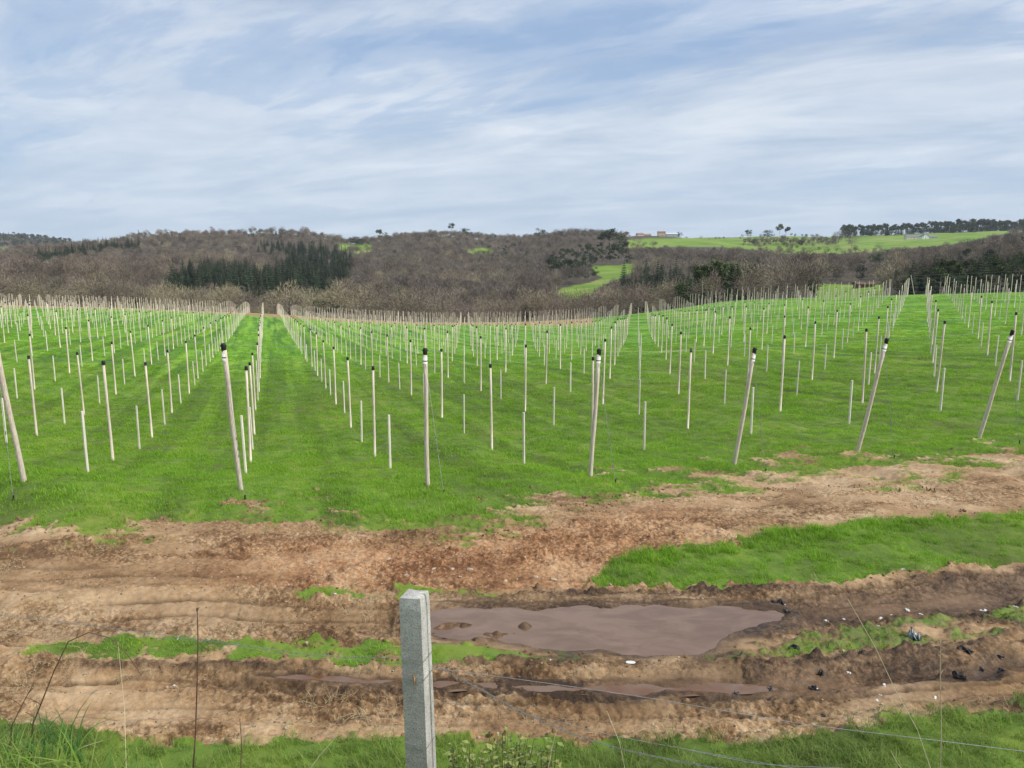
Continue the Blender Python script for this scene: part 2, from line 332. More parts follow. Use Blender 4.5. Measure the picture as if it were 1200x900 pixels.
# ------------------------------------------------------------------ materials
def mat(name, rough=.8, spec=.3):
    m = bpy.data.materials.new(name); m.use_nodes = True; t = m.node_tree; b = t.nodes['Principled BSDF']
    b.inputs['Roughness'].default_value = rough; b.inputs['Specular IOR Level'].default_value = spec; return m, t, b
def noise(t, scale, detail=4, rough=.6, vec=None, dist=0, sc=None):
    n = N(t, 'ShaderNodeTexNoise'); n.inputs['Scale'].default_value = scale; n.inputs['Detail'].default_value = detail
    n.inputs['Roughness'].default_value = rough; n.inputs['Distortion'].default_value = dist
    if vec is None: vec = N(t, 'ShaderNodeNewGeometry').outputs['Position']
    if sc is not None:
        mp = N(t, 'ShaderNodeMapping'); mp.inputs['Scale'].default_value = sc[0]; mp.inputs['Rotation'].default_value = (0, 0, sc[1])
        t.links.new(vec, mp.inputs[0]); vec = mp.outputs[0]
    t.links.new(vec, n.inputs['Vector']); return n.outputs[0]
def cr(t, src, pts):
    r = ramp(t, pts); t.links.new(src, r.inputs[0]); return r.outputs[0]
def bump(t, b, src, strength=.4, dist=.02):
    n = N(t, 'ShaderNodeBump'); n.inputs['Strength'].default_value = strength; n.inputs['Distance'].default_value = dist
    t.links.new(src, n.inputs['Height']); t.links.new(n.outputs[0], b.inputs['Normal'])
def simple(name, c1, c2, scale=8, rough=.8, sc=None, bmp=.3, bd=.01, spec=.3, obj=True, detail=5, lo=.35, hi=.65, var=0):
    m, t, b = mat(name, rough, spec); vec = N(t, 'ShaderNodeTexCoord').outputs['Object'] if obj else None
    n = noise(t, scale, detail, .6, vec, 0, sc); cc_ = cr(t, n, [(lo, c1), (hi, c2)]); t.links.new(inst_var(t, cc_, var) if var else cc_, b.inputs['Base Color'])
    if bmp: bump(t, b, n, bmp, bd)
    return m
def inst_var(t, col, amt=.25, hue=None):
    """each tree or clump its own shade"""
    rnd = N(t, 'ShaderNodeObjectInfo').outputs['Random']
    mr = N(t, 'ShaderNodeMapRange'); mr.inputs[3].default_value = 1-amt; mr.inputs[4].default_value = 1+amt; t.links.new(rnd, mr.inputs[0])
    if hue: col = mixc(t, math_(t, 'FRACT', math_(t, 'MULTIPLY', rnd, 7.31)), col, hue)
    vm = N(t, 'ShaderNodeVectorMath', operation='SCALE'); t.links.new(col, vm.inputs[0]) if not isinstance(col, tuple) else None
    t.links.new(mr.outputs[0], vm.inputs['Scale']); return vm.outputs[0]
ROWA = R(-17.74)     # heading of the post rows
def grass_color(t):
    pos = N(t, 'ShaderNodeNewGeometry').outputs['Position']
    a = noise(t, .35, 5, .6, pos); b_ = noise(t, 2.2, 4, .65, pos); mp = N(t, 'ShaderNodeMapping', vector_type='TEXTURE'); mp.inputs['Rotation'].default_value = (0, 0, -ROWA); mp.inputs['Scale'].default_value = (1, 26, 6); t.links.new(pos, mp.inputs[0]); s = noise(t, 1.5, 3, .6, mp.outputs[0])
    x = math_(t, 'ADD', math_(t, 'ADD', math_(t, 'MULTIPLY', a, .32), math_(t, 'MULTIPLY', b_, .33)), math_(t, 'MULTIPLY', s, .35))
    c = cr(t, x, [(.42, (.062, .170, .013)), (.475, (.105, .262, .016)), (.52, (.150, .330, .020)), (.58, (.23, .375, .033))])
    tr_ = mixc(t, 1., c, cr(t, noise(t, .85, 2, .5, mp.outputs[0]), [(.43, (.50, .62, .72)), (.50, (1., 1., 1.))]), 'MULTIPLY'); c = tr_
    y = noise(t, .16, 3, .5, pos)
    return mixc(t, cr(t, y, [(.5, 0.), (.72, .4)]), c, (.26, .30, .05))
def attr(t, n): a = N(t, 'ShaderNodeAttribute'); a.attribute_name = n; return a.outputs['Fac']

def ground_mat():
    m, t, b = mat('soil_and_turf', .9, .25); L = t.links
    pos = N(t, 'ShaderNodeNewGeometry').outputs['Position']
    g, wet, red, tan, wood, mead = [attr(t, k) for k in ('grass', 'wet', 'red', 'tan', 'wood', 'meadow')]
    n1 = noise(t, 1.6, 8, .68, pos); n2 = noise(t, 14, 6, .7, pos); n3 = noise(t, 60, 4, .7, pos)
    vor = N(t, 'ShaderNodeTexVoronoi'); vor.inputs['Scale'].default_value = 16; vor.inputs['Randomness'].default_value = 1; wp = N(t, 'ShaderNodeVectorMath', operation='ADD'); L.new(pos, wp.inputs[0]); nn_ = N(t, 'ShaderNodeTexNoise'); nn_.inputs['Scale'].default_value = 9; L.new(pos, nn_.inputs['Vector']); sc_ = N(t, 'ShaderNodeVectorMath', operation='SCALE'); sc_.inputs['Scale'].default_value = .16; L.new(nn_.outputs['Color'], sc_.inputs[0]); L.new(sc_.outputs[0], wp.inputs[1]); L.new(wp.outputs[0], vor.inputs['Vector'])
    clod = cr(t, vor.outputs['Distance'], [(.15, 1.), (.75, 0.)])
    s = math_(t, 'ADD', math_(t, 'MULTIPLY', n1, .45), math_(t, 'ADD', math_(t, 'MULTIPLY', n2, .32), math_(t, 'MULTIPLY', n3, .18)))
    rg = attr(t, 'rough'); big = noise(t, .55, 3, .5, pos); s0 = math_(t, 'SUBTRACT', s, .5); s0 = math_(t, 'MULTIPLY', s0, math_(t, 'ADD', math_(t, 'MULTIPLY', rg, .55), .50)); s0 = math_(t, 'ADD', s0, math_(t, 'MULTIPLY', math_(t, 'SUBTRACT', big, .5), .35))
    s = math_(t, 'ADD', math_(t, 'ADD', s0, .503), math_(t, 'MULTIPLY', math_(t, 'MULTIPLY', math_(t, 'SUBTRACT', clod, .55), .10), rg))
    dirt = cr(t, s, [(.38, (.130, .070, .033)), (.45, (.270, .165, .082)), (.50, (.370, .245, .135)), (.57, (.50, .365, .225))])
    straw = cr(t, noise(t, 30, 5, .75, pos, .4, ((1, .4, 1), .5)), [(.52, 0.), (.64, .5)])
    dirt = mixc(t, math_(t, 'MULTIPLY', straw, .25), dirt, (.47, .38, .25))
    redc = cr(t, s, [(.40, (.17, .060, .024)), (.48, (.34, .155, .070)), (.58, (.48, .28, .15))])
    dirt = mixc(t, math_(t, 'MULTIPLY', red, .5), dirt, redc)
    wetc = cr(t, s, [(.41, (.040, .022, .011)), (.50, (.115, .068, .034)), (.59, (.23, .14, .078))])
    col = mixc(t, wet, dirt, wetc)
    col = mixc(t, math_(t, 'MULTIPLY', attr(t, 'groove'), .85), col, (.070, .040, .020))
    gc = grass_color(t); gc = mixc(t, .55, gc, (.10, .085, .03))  # turf browned towards soil, with the shadow under the blades painted in
    ge = math_(t, 'ADD', g, math_(t, 'MULTIPLY', math_(t, 'SUBTRACT', n2, .5), .9))
    gf = cr(t, ge, [(.36, 0.), (.62, 1.)])
    sepz = N(t, 'ShaderNodeVectorMath', operation='LENGTH'); L.new(pos, sepz.inputs[0])
    far_ = N(t, 'ShaderNodeMapRange'); far_.inputs[1].default_value = 45; far_.inputs[2].default_value = 80; L.new(sepz.outputs['Value'], far_.inputs[0])
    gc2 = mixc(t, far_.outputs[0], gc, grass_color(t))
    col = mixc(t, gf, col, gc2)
    tanc = cr(t, noise(t, .5, 5, .7, pos), [(.38, (.20, .16, .055)), (.62, (.40, .27, .14))])
    col = mixc(t, tan, col, tanc)
    wc = cr(t, noise(t, .08, 6, .7, pos), [(.35, (.045, .036, .026)), (.52, (.08, .062, .045)), (.66, (.09, .08, .045))])
    col = mixc(t, wood, col, wc)
    mc = cr(t, noise(t, .012, 5, .65, pos, .5, ((1, 2.4, 1), .2)), [(.35, (.095, .175, .020)), (.50, (.150, .250, .024)), (.58, (.19, .25, .05)), (.68, (.29, .27, .11))])
    col = mixc(t, mead, col, mc)
    L.new(col, b.inputs['Base Color'])
    rf = N(t, 'ShaderNodeMapRange'); rf.inputs[1].default_value = .35; rf.inputs[2].default_value = 1.; rf.inputs[3].default_value = .93; rf.inputs[4].default_value = .38; L.new(wet, rf.inputs[0]); L.new(rf.outputs[0], b.inputs['Roughness'])
    bump(t, b, s, .9, .07)
    return m
M = {}
M['ground'] = ground_mat()
m, t, b = mat('muddy_water', .06, .5); pos = N(t, 'ShaderNodeNewGeometry').outputs['Position']
t.links.new(cr(t, noise(t, 1.7, 5, .6, pos, .6, ((1, 2.2, 1), 0)), [(.38, (.130, .072, .038)), (.50, (.155, .088, .050)), (.62, (.185, .110, .066))]), b.inputs['Base Color'])
bump(t, b, noise(t, 9, 3, .5, pos, 0, ((1, 2.5, 1), .2)), .05, .004); t.links.new(cr(t, noise(t, 2.5, 4, .6, pos), [(.4, .02), (.65, .06)]), b.inputs['Roughness']); b.inputs['IOR'].default_value = 1.65; M['water'] = m
m, t, b = mat('silty_orange_water', .08, .5); t.links.new(cr(t, noise(t, 3, 5, .6), [(.35, (.13, .055, .018)), (.65, (.17, .105, .065))]), b.inputs['Base Color']); b.inputs['IOR'].default_value = 1.6; M['water2'] = m
M['new_wood'] = simple('fresh_peeled_timber', (.50, .41, .32), (.72, .64, .53), 6, .75, ((6, 6, .6), 0), .3, .004, var=.16)
M['pale_wood'] = simple('pale_sawn_timber', (.52, .48, .38), (.72, .69, .58), 5, .75, ((6, 6, .5), 0), .3, .004, var=.14)
M['old_wood'] = simple('weathered_timber', (.42, .35, .28), (.70, .62, .52), 7, .85, ((9, 9, .5), 0), .6, .01)
M['black'] = simple('black_rubber_cap', (.008, .008, .009), (.02, .02, .022), 20, .5, None, .2, .005)
M['band'] = simple('pale_strap', (.62, .60, .58), (.72, .70, .68), 12, .5)
M['wire'] = simple('galvanised_wire', (.20, .20, .20), (.34, .34, .33), 30, .4, None, 0); M['wire'].node_tree.nodes['Principled BSDF'].inputs['Metallic'].default_value = .5
M['concrete'] = None
m, t, b = mat('rough_concrete', .92, .2); vec = N(t, 'ShaderNodeTexCoord').outputs['Object']
n1 = noise(t, 9, 8, .7, vec); n2 = noise(t, 120, 4, .7, vec); vo = N(t, 'ShaderNodeTexVoronoi'); vo.inputs['Scale'].default_value = 60; t.links.new(vec, vo.inputs['Vector'])
c = cr(t, n1, [(.3, (.35, .34, .31)), (.5, (.49, .475, .44)), (.7, (.62, .605, .565))]); c = mixc(t, cr(t, n2, [(.35, .55), (.55, 0.)]), c, (.19, .185, .17)); c = mixc(t, cr(t, vo.outputs[0], [(.10, .8), (.2, 0.)]), c, (.13, .13, .12))
t.links.new(c, b.inputs['Base Color']); bump(t, b, math_(t, 'ADD', n2, math_(t, 'MULTIPLY', n1, .6)), .7, .006); M['concrete'] = m
def blade_mat(name, hue=(.26, .30, .07), hm=.35, tint=None):
    m, t, b = mat(name, .55, .3); c = grass_color(t)
    if tint: c = mixc(t, .6, c, tint)
    rnd = N(t, 'ShaderNodeObjectInfo').outputs['Random']; at = attr(t, 'bl')
    c = mixc(t, math_(t, 'MULTIPLY', at, hm), c, hue)
    mr = N(t, 'ShaderNodeMapRange'); mr.inputs[3].default_value = .8; mr.inputs[4].default_value = 1.22; t.links.new(rnd, mr.inputs[0])
    vm = N(t, 'ShaderNodeVectorMath', operation='SCALE'); t.links.new(c, vm.inputs[0]); t.links.new(mr.outputs[0], vm.inputs['Scale'])
    t.links.new(vm.outputs[0], b.inputs['Base Color'])
    tr = N(t, 'ShaderNodeBsdfTranslucent'); t.links.new(vm.outputs[0], tr.inputs[0]); ms = N(t, 'ShaderNodeMixShader'); ms.inputs[0].default_value = .5
    t.links.new(b.outputs[0], ms.inputs[1]); t.links.new(tr.outputs[0], ms.inputs[2]); t.links.new(ms.outputs[0], t.nodes['Material Output'].inputs[0]); return m
M['blade'] = blade_mat('grass_blade', (.40, .49, .06), .42, (.21, .45, .024)); M['verge'] = blade_mat('verge_grass_blade', (.42, .42, .14), .6, (.13, .25, .035))
M['tuft'] = blade_mat('bluish_grass_blade', (.10, .22, .08), .3, (.085, .22, .06))
M['dry'] = simple('dead_stalk', (.30, .24, .15), (.50, .42, .28), 20, .8)
M['bramble'] = simple('bramble_stem', (.06, .035, .025), (.14, .08, .055), 20, .7)
M['straw'] = simple('straw_stalk', (.55, .47, .30), (.70, .62, .42), 20, .7)
M['leaf'] = simple('mottled_leaf', (.07, .14, .03), (.32, .32, .09), 40, .5, None, .1, .002)
M['stone'] = simple('pale_stone', (.26, .19, .13), (.52, .43, .33), 4, .9, None, .4, .01)
M['clod'] = simple('soil_clod', (.12, .070, .036), (.30, .19, .105), 9, .95, None, .6, .02)
M['thatch'] = simple('dead_grass_thatch', (.30, .22, .12), (.50, .40, .24), 12, .9)
M['blk_plastic'] = simple('black_plastic_sheet', (.014, .015, .018), (.05, .053, .06), 8, .35, None, .3, .01, .5)
M['wht_plastic'] = simple('white_plastic_sheet', (.62, .61, .57), (.80, .79, .75), 8, .5, None, .3, .01)
M['gry_plastic'] = simple('grey_blue_plastic', (.13, .16, .18), (.28, .31, .33), 8, .4, None, .3, .01)
def tree_mat(name, c1, c2, hue, amt=.25, sc=.25, rough=.9):
    m, t, b = mat(name, rough, .15); vec = N(t, 'ShaderNodeTexCoord').outputs['Object']
    c = cr(t, noise(t, sc, 4, .6, vec), [(.35, c1), (.65, c2)])
    pos = N(t, 'ShaderNodeNewGeometry').outputs['Position']; big = noise(t, .006, 3, .6, pos)
    if hue: c = mixc(t, cr(t, big, [(.42, 0.), (.60, .8)]), c, hue)
    t.links.new(inst_var(t, c, amt+.15, None), b.inputs['Base Color']); return m
M['twig_a'] = tree_mat('grey_brown_twigs', (.120, .102, .078), (.26, .225, .175), (.175, .135, .112))
M['twig_b'] = tree_mat('purplish_twigs', (.098, .080, .070), (.205, .168, .145), (.21, .175, .125))
M['twig_c'] = tree_mat('olive_buff_twigs', (.180, .160, .098), (.360, .320, .205), (.20, .165, .125))
M['needle'] = tree_mat('dark_needles', (.020, .033, .018), (.050, .066, .034), None, .3)
M['needle_y'] = tree_mat('pine_needles', (.030, .046, .018), (.068, .088, .036), None, .3)
M['ever'] = tree_mat('evergreen_leaves', (.020, .040, .016), (.055, .085, .030), None, .35)
M['bark'] = simple('grey_bark', (.13, .11, .09), (.26, .23, .19), 3, .9)
M['pale_bark'] = simple('pale_bark', (.28, .25, .20), (.48, .44, .37), 3, .9)

# ------------------------------------------------------------------ instancing for the uncountable (grass, wood in the distance)
def scatter(name, pts, rot, scl, idx, protos, label, cat=None):
    """pts (n,3); rot (n,3); scl (n,); idx (n,)"""
    me = bpy.data.meshes.new(name); me.vertices.add(len(pts)); me.vertices.foreach_set('co', np.asarray(pts, np.float32).ravel())
    a = me.attributes.new('rot', 'FLOAT_VECTOR', 'POINT'); a.data.foreach_set('vector', np.asarray(rot, np.float32).ravel())
    a = me.attributes.new('scl', 'FLOAT', 'POINT'); a.data.foreach_set('value', np.asarray(scl, np.float32))
    a = me.attributes.new('pick', 'INT', 'POINT'); a.data.foreach_set('value', np.asarray(idx, np.int32))
    o = link(name, me); pc = bpy.data.collections.new(name+'_source')
    for k, p in enumerate(protos):
        po = bpy.data.objects.new('%s_source_%02d' % (name, k), p); pc.objects.link(po)
    ng = bpy.data.node_groups.new(name, 'GeometryNodeTree')
    ng.interface.new_socket('Geometry', in_out='INPUT', socket_type='NodeSocketGeometry'); ng.interface.new_socket('Geometry', in_out='OUTPUT', socket_type='NodeSocketGeometry')
    gi = ng.nodes.new('NodeGroupInput'); go = ng.nodes.new('NodeGroupOutput')
    ci = ng.nodes.new('GeometryNodeCollectionInfo'); ci.inputs[0].default_value = pc; ci.inputs[1].default_value = True; ci.inputs[2].default_value = True
    ip = ng.nodes.new('GeometryNodeInstanceOnPoints'); ip.inputs['Pick Instance'].default_value = True
    def na(nm, ty): n = ng.nodes.new('GeometryNodeInputNamedAttribute'); n.data_type = ty; n.inputs[0].default_value = nm; return [s for s in n.outputs if s.enabled][0]
    ng.links.new(gi.outputs[0], ip.inputs['Points']); ng.links.new(ci.outputs[0], ip.inputs['Instance'])
    ng.links.new(na('pick', 'INT'), ip.inputs['Instance Index']); ng.links.new(na('rot', 'FLOAT_VECTOR'), ip.inputs['Rotation'])
    ng.links.new(na('scl', 'FLOAT'), ip.inputs['Scale']); ng.links.new(ip.outputs[0], go.inputs[0])
    md = o.modifiers.new('scatter', 'NODES'); md.node_group = ng
    return tag(o, label, cat, None, 'stuff')
def clump_mesh(name, n, rad, h0, h1, w, bend, m, seg=3):
    r = rad*np.sqrt(rng.random(n)); a = rng.random(n)*2*PI; cx, cy = r*np.cos(a), r*np.sin(a)
    H = h0+(h1-h0)*rng.random(n); d = rng.random(n)*2*PI; bd = bend*(.3+rng.random(n)); V = []; Fc = []; bl = []
    for i in range(n):
        dx, dy = math.cos(d[i]), math.sin(d[i]); sx, sy = -dy, dx; b0 = len(V); q = rng.random()
        for s in range(seg+1):
            t = s/seg; L = H[i]*t; off = bd[i]*H[i]*t*t; z = L*(1-.35*bd[i]*t*t)-.01; ww = w*(1-t)**.7*.5
            if s < seg:
                V += [(cx[i]+dx*off-sx*ww, cy[i]+dy*off-sy*ww, z), (cx[i]+dx*off+sx*ww, cy[i]+dy*off+sy*ww, z)]; bl += [q, q]
            else: V.append((cx[i]+dx*off, cy[i]+dy*off, z)); bl.append(q)
        for s in range(seg-1): Fc.append((b0+2*s, b0+2*s+1, b0+2*s+3, b0+2*s+2))
        k = b0+2*(seg-1); Fc.append((k, k+1, k+2))
    me = bpy.data.meshes.new(name); me.from_pydata(V, [], Fc); me.materials.append(m); me.polygons.foreach_set('use_smooth', [True]*len(Fc))
    at = me.attributes.new('bl', 'FLOAT', 'POINT'); at.data.foreach_set('value', bl); me.update(); return me

# ------------------------------------------------------------------ ground sheet
TESTQ = False
def ground():
    aa = np.concatenate([np.linspace(-PI, -R(46), 40)[:-1], np.linspace(-R(46), R(46), 1040), np.linspace(R(46), PI, 40)[1:]])
    rr = [.15, .4, .8, 1.3, 1.8, 2.3, 2.8]; r = 3.0
    while r < 5.6: rr.append(r); r += .035
    while r < 12.5: rr.append(r); r += .0145+(r-5.6)*.0012
    while r < 45: rr.append(r); r *= 1.0032
    while r < 350: rr.append(r); r *= 1.010
    while r < 1700: rr.append(r); r *= 1.012
    while r < 6400: rr.append(r); r *= 1.05
    rr = np.array(rr); A, Q = np.meshgrid(aa, rr, indexing='ij'); x = (np.sin(A)*Q).ravel(); y = (np.cos(A)*Q).ravel()
    h, g, wet, red, u, v = zones(x, y); rad = np.hypot(x, y)
    gvv = ZX['groove']; rgg = ZX['rough']
    # larger rolling unevenness beyond the track
    h = h + fieldbump(x, y)
    V = np.stack([x, y, h], 1); na, nr = A.shape
    I = np.arange(na*nr).reshape(na, nr); Fc = np.stack([I[:-1, :-1], I[1:, :-1], I[1:, 1:], I[:-1, 1:]], -1).reshape(-1, 4)
    Fc = Fc[:, ::-1]
    me = mesh_from('ground', V, Fc, M['ground'])
    mead = meadow(x, y, u, v, rad); fe = field_end(x, y); n = fbm(x, y, .03, 3, 5)
    wood = (rad > 150)*sstep(-6, 2, fe)*(1-mead)
    tan = sstep(-70, -50, fe+n*10)*(1-sstep(-4, 3, fe))*(np.degrees(np.arctan2(x, y)) < 6)
    for nm, a in (('grass', g), ('wet', wet), ('red', red), ('tan', tan), ('wood', wood), ('meadow', mead), ('groove', gvv), ('rough', rgg)):
        at = me.attributes.new(nm, 'FLOAT', 'POINT'); at.data.foreach_set('value', np.asarray(a, np.float32))
    return tag(link('ground', me), 'rutted soil track in front, green turf field behind and wooded hills beyond', None, None, 'structure')
def fieldbump(x, y):
    r = np.hypot(x, y); k = sstep(12, 20, r)*(1-sstep(60, 110, r)); out = np.zeros_like(r); q = k > 0
    c, s = math.cos(ROWA), math.sin(ROWA); a = x[q]*c - y[q]*s; b_ = x[q]*s + y[q]*c
    out[q] = k[q]*(.10*fbm(x[q], y[q], .9, 3, 41)+.035*np.sin(a*2*PI/1.33+fbm(x[q], y[q], .1, 2, 44)*2)*sstep(-.3, .3, fbm(x[q], y[q], .12, 2, 47))); return out
def field_end(x, y):
    """distance past the far end of the post field (negative inside)"""
    a = np.degrees(np.arctan2(x, y)); e = np.interp(a, [-40, -33, -18, 0, 4, 9, 15, 19, 27, 33.5, 40], [268, 262, 248, 242, 228, 213, 190, 175, 158, 152, 148])
    return np.hypot(x, y)-e
MEAD = [[(396, 286), (415, 285.5), (434, 287), (432, 297), (415, 296), (398, 292)],
        [(548, 294), (566, 291), (578, 293), (570, 297), (552, 297)],
        [(655, 349), (654, 340), (664, 337), (690, 331), (706, 325), (693, 318), (690, 314), (718, 312), (744, 309.5), (748, 313), (742, 318), (715, 328), (702, 338), (690, 346), (670, 351)],
        [(735, 281), (800, 279), (860, 279), (900, 275), (960, 272), (1000, 268), (1060, 268), (1200, 262), (1260, 262), (1260, 268), (1200, 270), (1150, 279), (1120, 286), (1060, 292), (1000, 297), (940, 299), (915, 296), (880, 292), (840, 289), (780, 289), (735, 290)],
        [(866, 323), (880, 317), (905, 319), (903, 325), (885, 327)],
        [(955, 350), (958, 338), (975, 330), (1005, 328), (1032, 331), (1034, 345), (1030, 350)],
        [(-20, 291), (8, 290), (14, 294), (5, 298), (-20, 300)]]
def meadow(x, y, u, v, rad):
    out = np.zeros_like(rad); k = (rad > 170) & (y > 0) & (rad < 3200)
    uk, vk = u[k], v[k]; w = fbm(x[k], y[k], .02, 3, 9); m = np.zeros_like(uk)
    for i, P_ in enumerate(MEAD):
        lo, hi = {0: (600, 1200), 1: (600, 1200), 2: (330, 900), 3: (500, 3000), 4: (330, 900), 5: (175, 520), 6: (900, 3200)}[i]
        d = sdist(uk+w*4, vk+w*1.2, P_); m = np.maximum(m, sstep(.8, -.4, d) if False else (1-sstep(-.4, .8, d))*((rad[k] > lo) & (rad[k] < hi)))
    out[k] = m; return out
def gfull(x, y):
    x = np.atleast_1d(np.asarray(x, float)); y = np.atleast_1d(np.asarray(y, float)); return zones(x, y)[0]+fieldbump(x, y)
G = ground()
for i, (P_, lv) in enumerate(PP):
    c = P_.mean(0); n = len(P_); Q = c + (P_-c)*1.0; d = P_-c; L_ = np.linalg.norm(d, axis=1)[:, None]; Q = P_ + d/L_*.10
    V = [(c[0], c[1], lv)]+[(q[0], q[1], lv) for q in Q]; Fq = [(0, 1+k, 1+(k+1) % n) for k in range(n)]
    me = bpy.data.meshes.new('puddle_water'); me.from_pydata(V, [], Fq); me.materials.append(M['water'] if i == 0 else M['water2']); me.update()
    tag(link('puddle_water', me), ['long brown puddle lying in the far wheel rut of the track', 'thin orange puddle in the near rut behind the concrete post', 'thin shallow puddle in the near rut right of the concrete post'][i], None, None, 'structure')

# ------------------------------------------------------------------ grass
def in_view(x, y, h, mg=40):
    u, v = project(x, y, h); return (u > -mg) & (u < 1200+mg) & (v < 900+mg*2) & (y > 1)
def grass_points(ymin, ymax, dens, thr, seed):
    r2 = np.random.default_rng(seed); n = int(dens*.5*1.62*(ymax**2-ymin**2)); y = np.sqrt(ymin**2+(ymax**2-ymin**2)*r2.random(n)); x = (r2.random(n)*2-1)*.81*y
    h, g, wet, red, u, v = zones(x, y); keep = (g+.5*(r2.random(n)-.5) > thr) & (u > -60) & (u < 1260)
    h = h+fieldbump(x, y); return x[keep], y[keep], h[keep], g[keep], u[keep], v[keep]
fc = [clump_mesh('field_clump', 46, .17, .03, .085, .009, .9, M['blade']) for _ in range(5)]
X = []; Y = []; Z = []; SC = []
for (a, b_, d_, s_) in ((5.2, 12.5, 52, .70), (12.5, 24, 36, 1.0), (24, 42, 16, 1.3), (42, 62, 6, 1.7), (62, 85, 2.6, 1.9), (85, 120, .9, 2.0)):
    x, y, h, g, u, v = grass_points(a, b_, d_, .50, int(a*10)); k = y > 7.4 if a < 6 else y > 0
    x, y, h, g = x[k], y[k], h[k], g[k]; X.append(x); Y.append(y); Z.append(h); SC.append(s_*(.6+.7*rng.random(len(x)))*(.4+.6*g)*(1+.7*np.maximum(fbm(x, y, 1.1, 2, 77), -.3)))
X, Y, Z, SC = map(np.concatenate, (X, Y, Z, SC)); n = len(X); print('field clumps', n)
scatter('field_grass', np.stack([X, Y, Z], 1), np.stack([(rng.random(n)-.5)*.3, (rng.random(n)-.5)*.3, rng.random(n)*6.28], 1), SC, rng.integers(0, 5, n), fc, 'short bright green grass covering the field and the strips between the ruts', 'grass')
vc = [clump_mesh('verge_clump', 46, .13, .05, .22, .008, 1.0, M['verge'], 4) for _ in range(5)]
x, y, h, g, u, v = grass_points(2.6, 7.6, 95, .50, 99)
k = (y > 2.75) & (rng.random(len(x)) < np.clip(.75+fbm(x, y, 1.7, 2, 55)*1.2, .45, 1)); x, y, h = x[k], y[k], h[k]; n = len(x)
sc = (.5+.7*rng.random(n))*np.where(y < 5.0, 1.15, .75)*(1-.15*sstep(-1, -2.2, x)); print('verge clumps', n)
scatter('verge_grass', np.stack([x, y, h], 1), np.stack([(rng.random(n)-.5)*.4, (rng.random(n)-.5)*.4, rng.random(n)*6.28], 1), sc, rng.integers(0, 5, n), vc, 'longer ragged grass on the bank along the bottom edge of the photo', 'grass')
# rough long tufts on the grass island and along its upper edge
ic = [clump_mesh('island_clump', 40, .12, .08, .24, .009, .9, M['blade'], 4) for _ in range(3)]
px_ = []
for i in range(300):
    u = 700+rng.random()*560; tpx = it(u)+3+abs(rng.normal())*7 if i < 200 else it(u)+rng.random()*(ib(u)-it(u)); px_.append(at_px(u, float(tpx)))
px_ = np.array(px_); h = gfull(px_[:, 0], px_[:, 1]); n = len(px_)
scatter('island_grass', np.stack([px_[:, 0], px_[:, 1], h], 1), np.stack([(rng.random(n)-.5)*.4, (rng.random(n)-.5)*.4, rng.random(n)*6.28], 1), .4+.6*rng.random(n)**2, rng.integers(0, 3, n), ic, 'taller tufts of green grass on the island right of the track', 'grass')
# dead thatch lying on the dirt
tcm = [clump_mesh('thatch', 9, .06, .03, .09, .005, 2.2, M['thatch'], 3) for _ in range(4)]
r2 = np.random.default_rng(5); n = 16000; y = np.sqrt(5.8**2+(14.5**2-5.8**2)*r2.random(n)); x = (r2.random(n)*2-1)*.80*y; h, g, wet, red, u, v = zones(x, y)
k = (g < .6) & (wet < .3) & (red < .4) & (v > 640) & (fbm(x, y, 1.1, 3, 66)+.4*r2.random(n) > .42); x, y, h = x[k], y[k], h[k]; n = len(x); print('thatch', n)
scatter('dead_grass', np.stack([x, y, h], 1), np.stack([(rng.random(n)-.5)*1.4, (rng.random(n)-.5)*1.4, rng.random(n)*6.28], 1), .5+.7*rng.random(n), rng.integers(0, 4, n), tcm, 'dry straw coloured grass scraps littering the bare soil of the track', 'dead grass')
def rock_mesh(name, m, sub=1, flat=.6, seed=0):
    bm = bmesh.new(); bmesh.ops.create_icosphere(bm, subdivisions=sub+1, radius=1); r_ = random.Random(seed); off = [Vector((r_.uniform(-1, 1), r_.uniform(-1, 1), r_.uniform(-1, 1))).normalized() for _ in range(9)]
    for vv in bm.verts:
        d = 1.0
        for o_ in off: 
            q = vv.co.dot(o_)
            if q > .62: d *= 1-(q-.62)*.55
        vv.co = Vector((vv.co.x*1.1, vv.co.y*.85, vv.co.z*flat))*d*(1+r_.uniform(-.06, .06))
    me = bpy.data.meshes.new(name); bm.to_mesh(me); bm.free(); me.materials.append(m); return me
rk = [rock_mesh('pebble', M['stone'], 0, .6, i) for i in range(4)]; ck = [rock_mesh('clod', M['clod'], 0, .7, 20+i) for i in range(4)]
n = 9000; y = np.sqrt(5.8**2+(15**2-5.8**2)*r2.random(n)); x = (r2.random(n)*2-1)*.80*y; h, g, wet, red, u, v = zones(x, y)
k = (g < .5) & (wet < .6) & (r2.random(n) < .22+.78*red); x, y, h = x[k], y[k], h[k]; n = len(x)
scatter('gravel', np.stack([x, y, h+.002], 1), rng.random((n, 3))*[.6, .6, 6.28], .006+.020*rng.random(n)**3, rng.integers(0, 4, n), rk, 'small pale stones scattered through the reddish soil of the track', 'gravel')
n = 26000; y = np.sqrt(5.8**2+(16**2-5.8**2)*r2.random(n)); x = (r2.random(n)*2-1)*.80*y; h, g, wet, red, u, v = zones(x, y); e = np.exp(-((g-.4)/.28)**2)
k = (g < .8) & (r2.random(n) < .06+.8*e*sstep(-.2, .4, fbm(x, y, .9, 3, 88))) & (wet < .8); x, y, h, e = x[k], y[k], h[k], e[k]; n = len(x)
scatter('clods', np.stack([x, y, h+.004], 1), rng.random((n, 3))*[1.5, 1.5, 6.28], .008+.030*rng.random(n)**2*(.25+e), rng.integers(0, 4, n), ck, 'dark crumbly clods of churned soil along the edges of the ruts', 'soil clods')

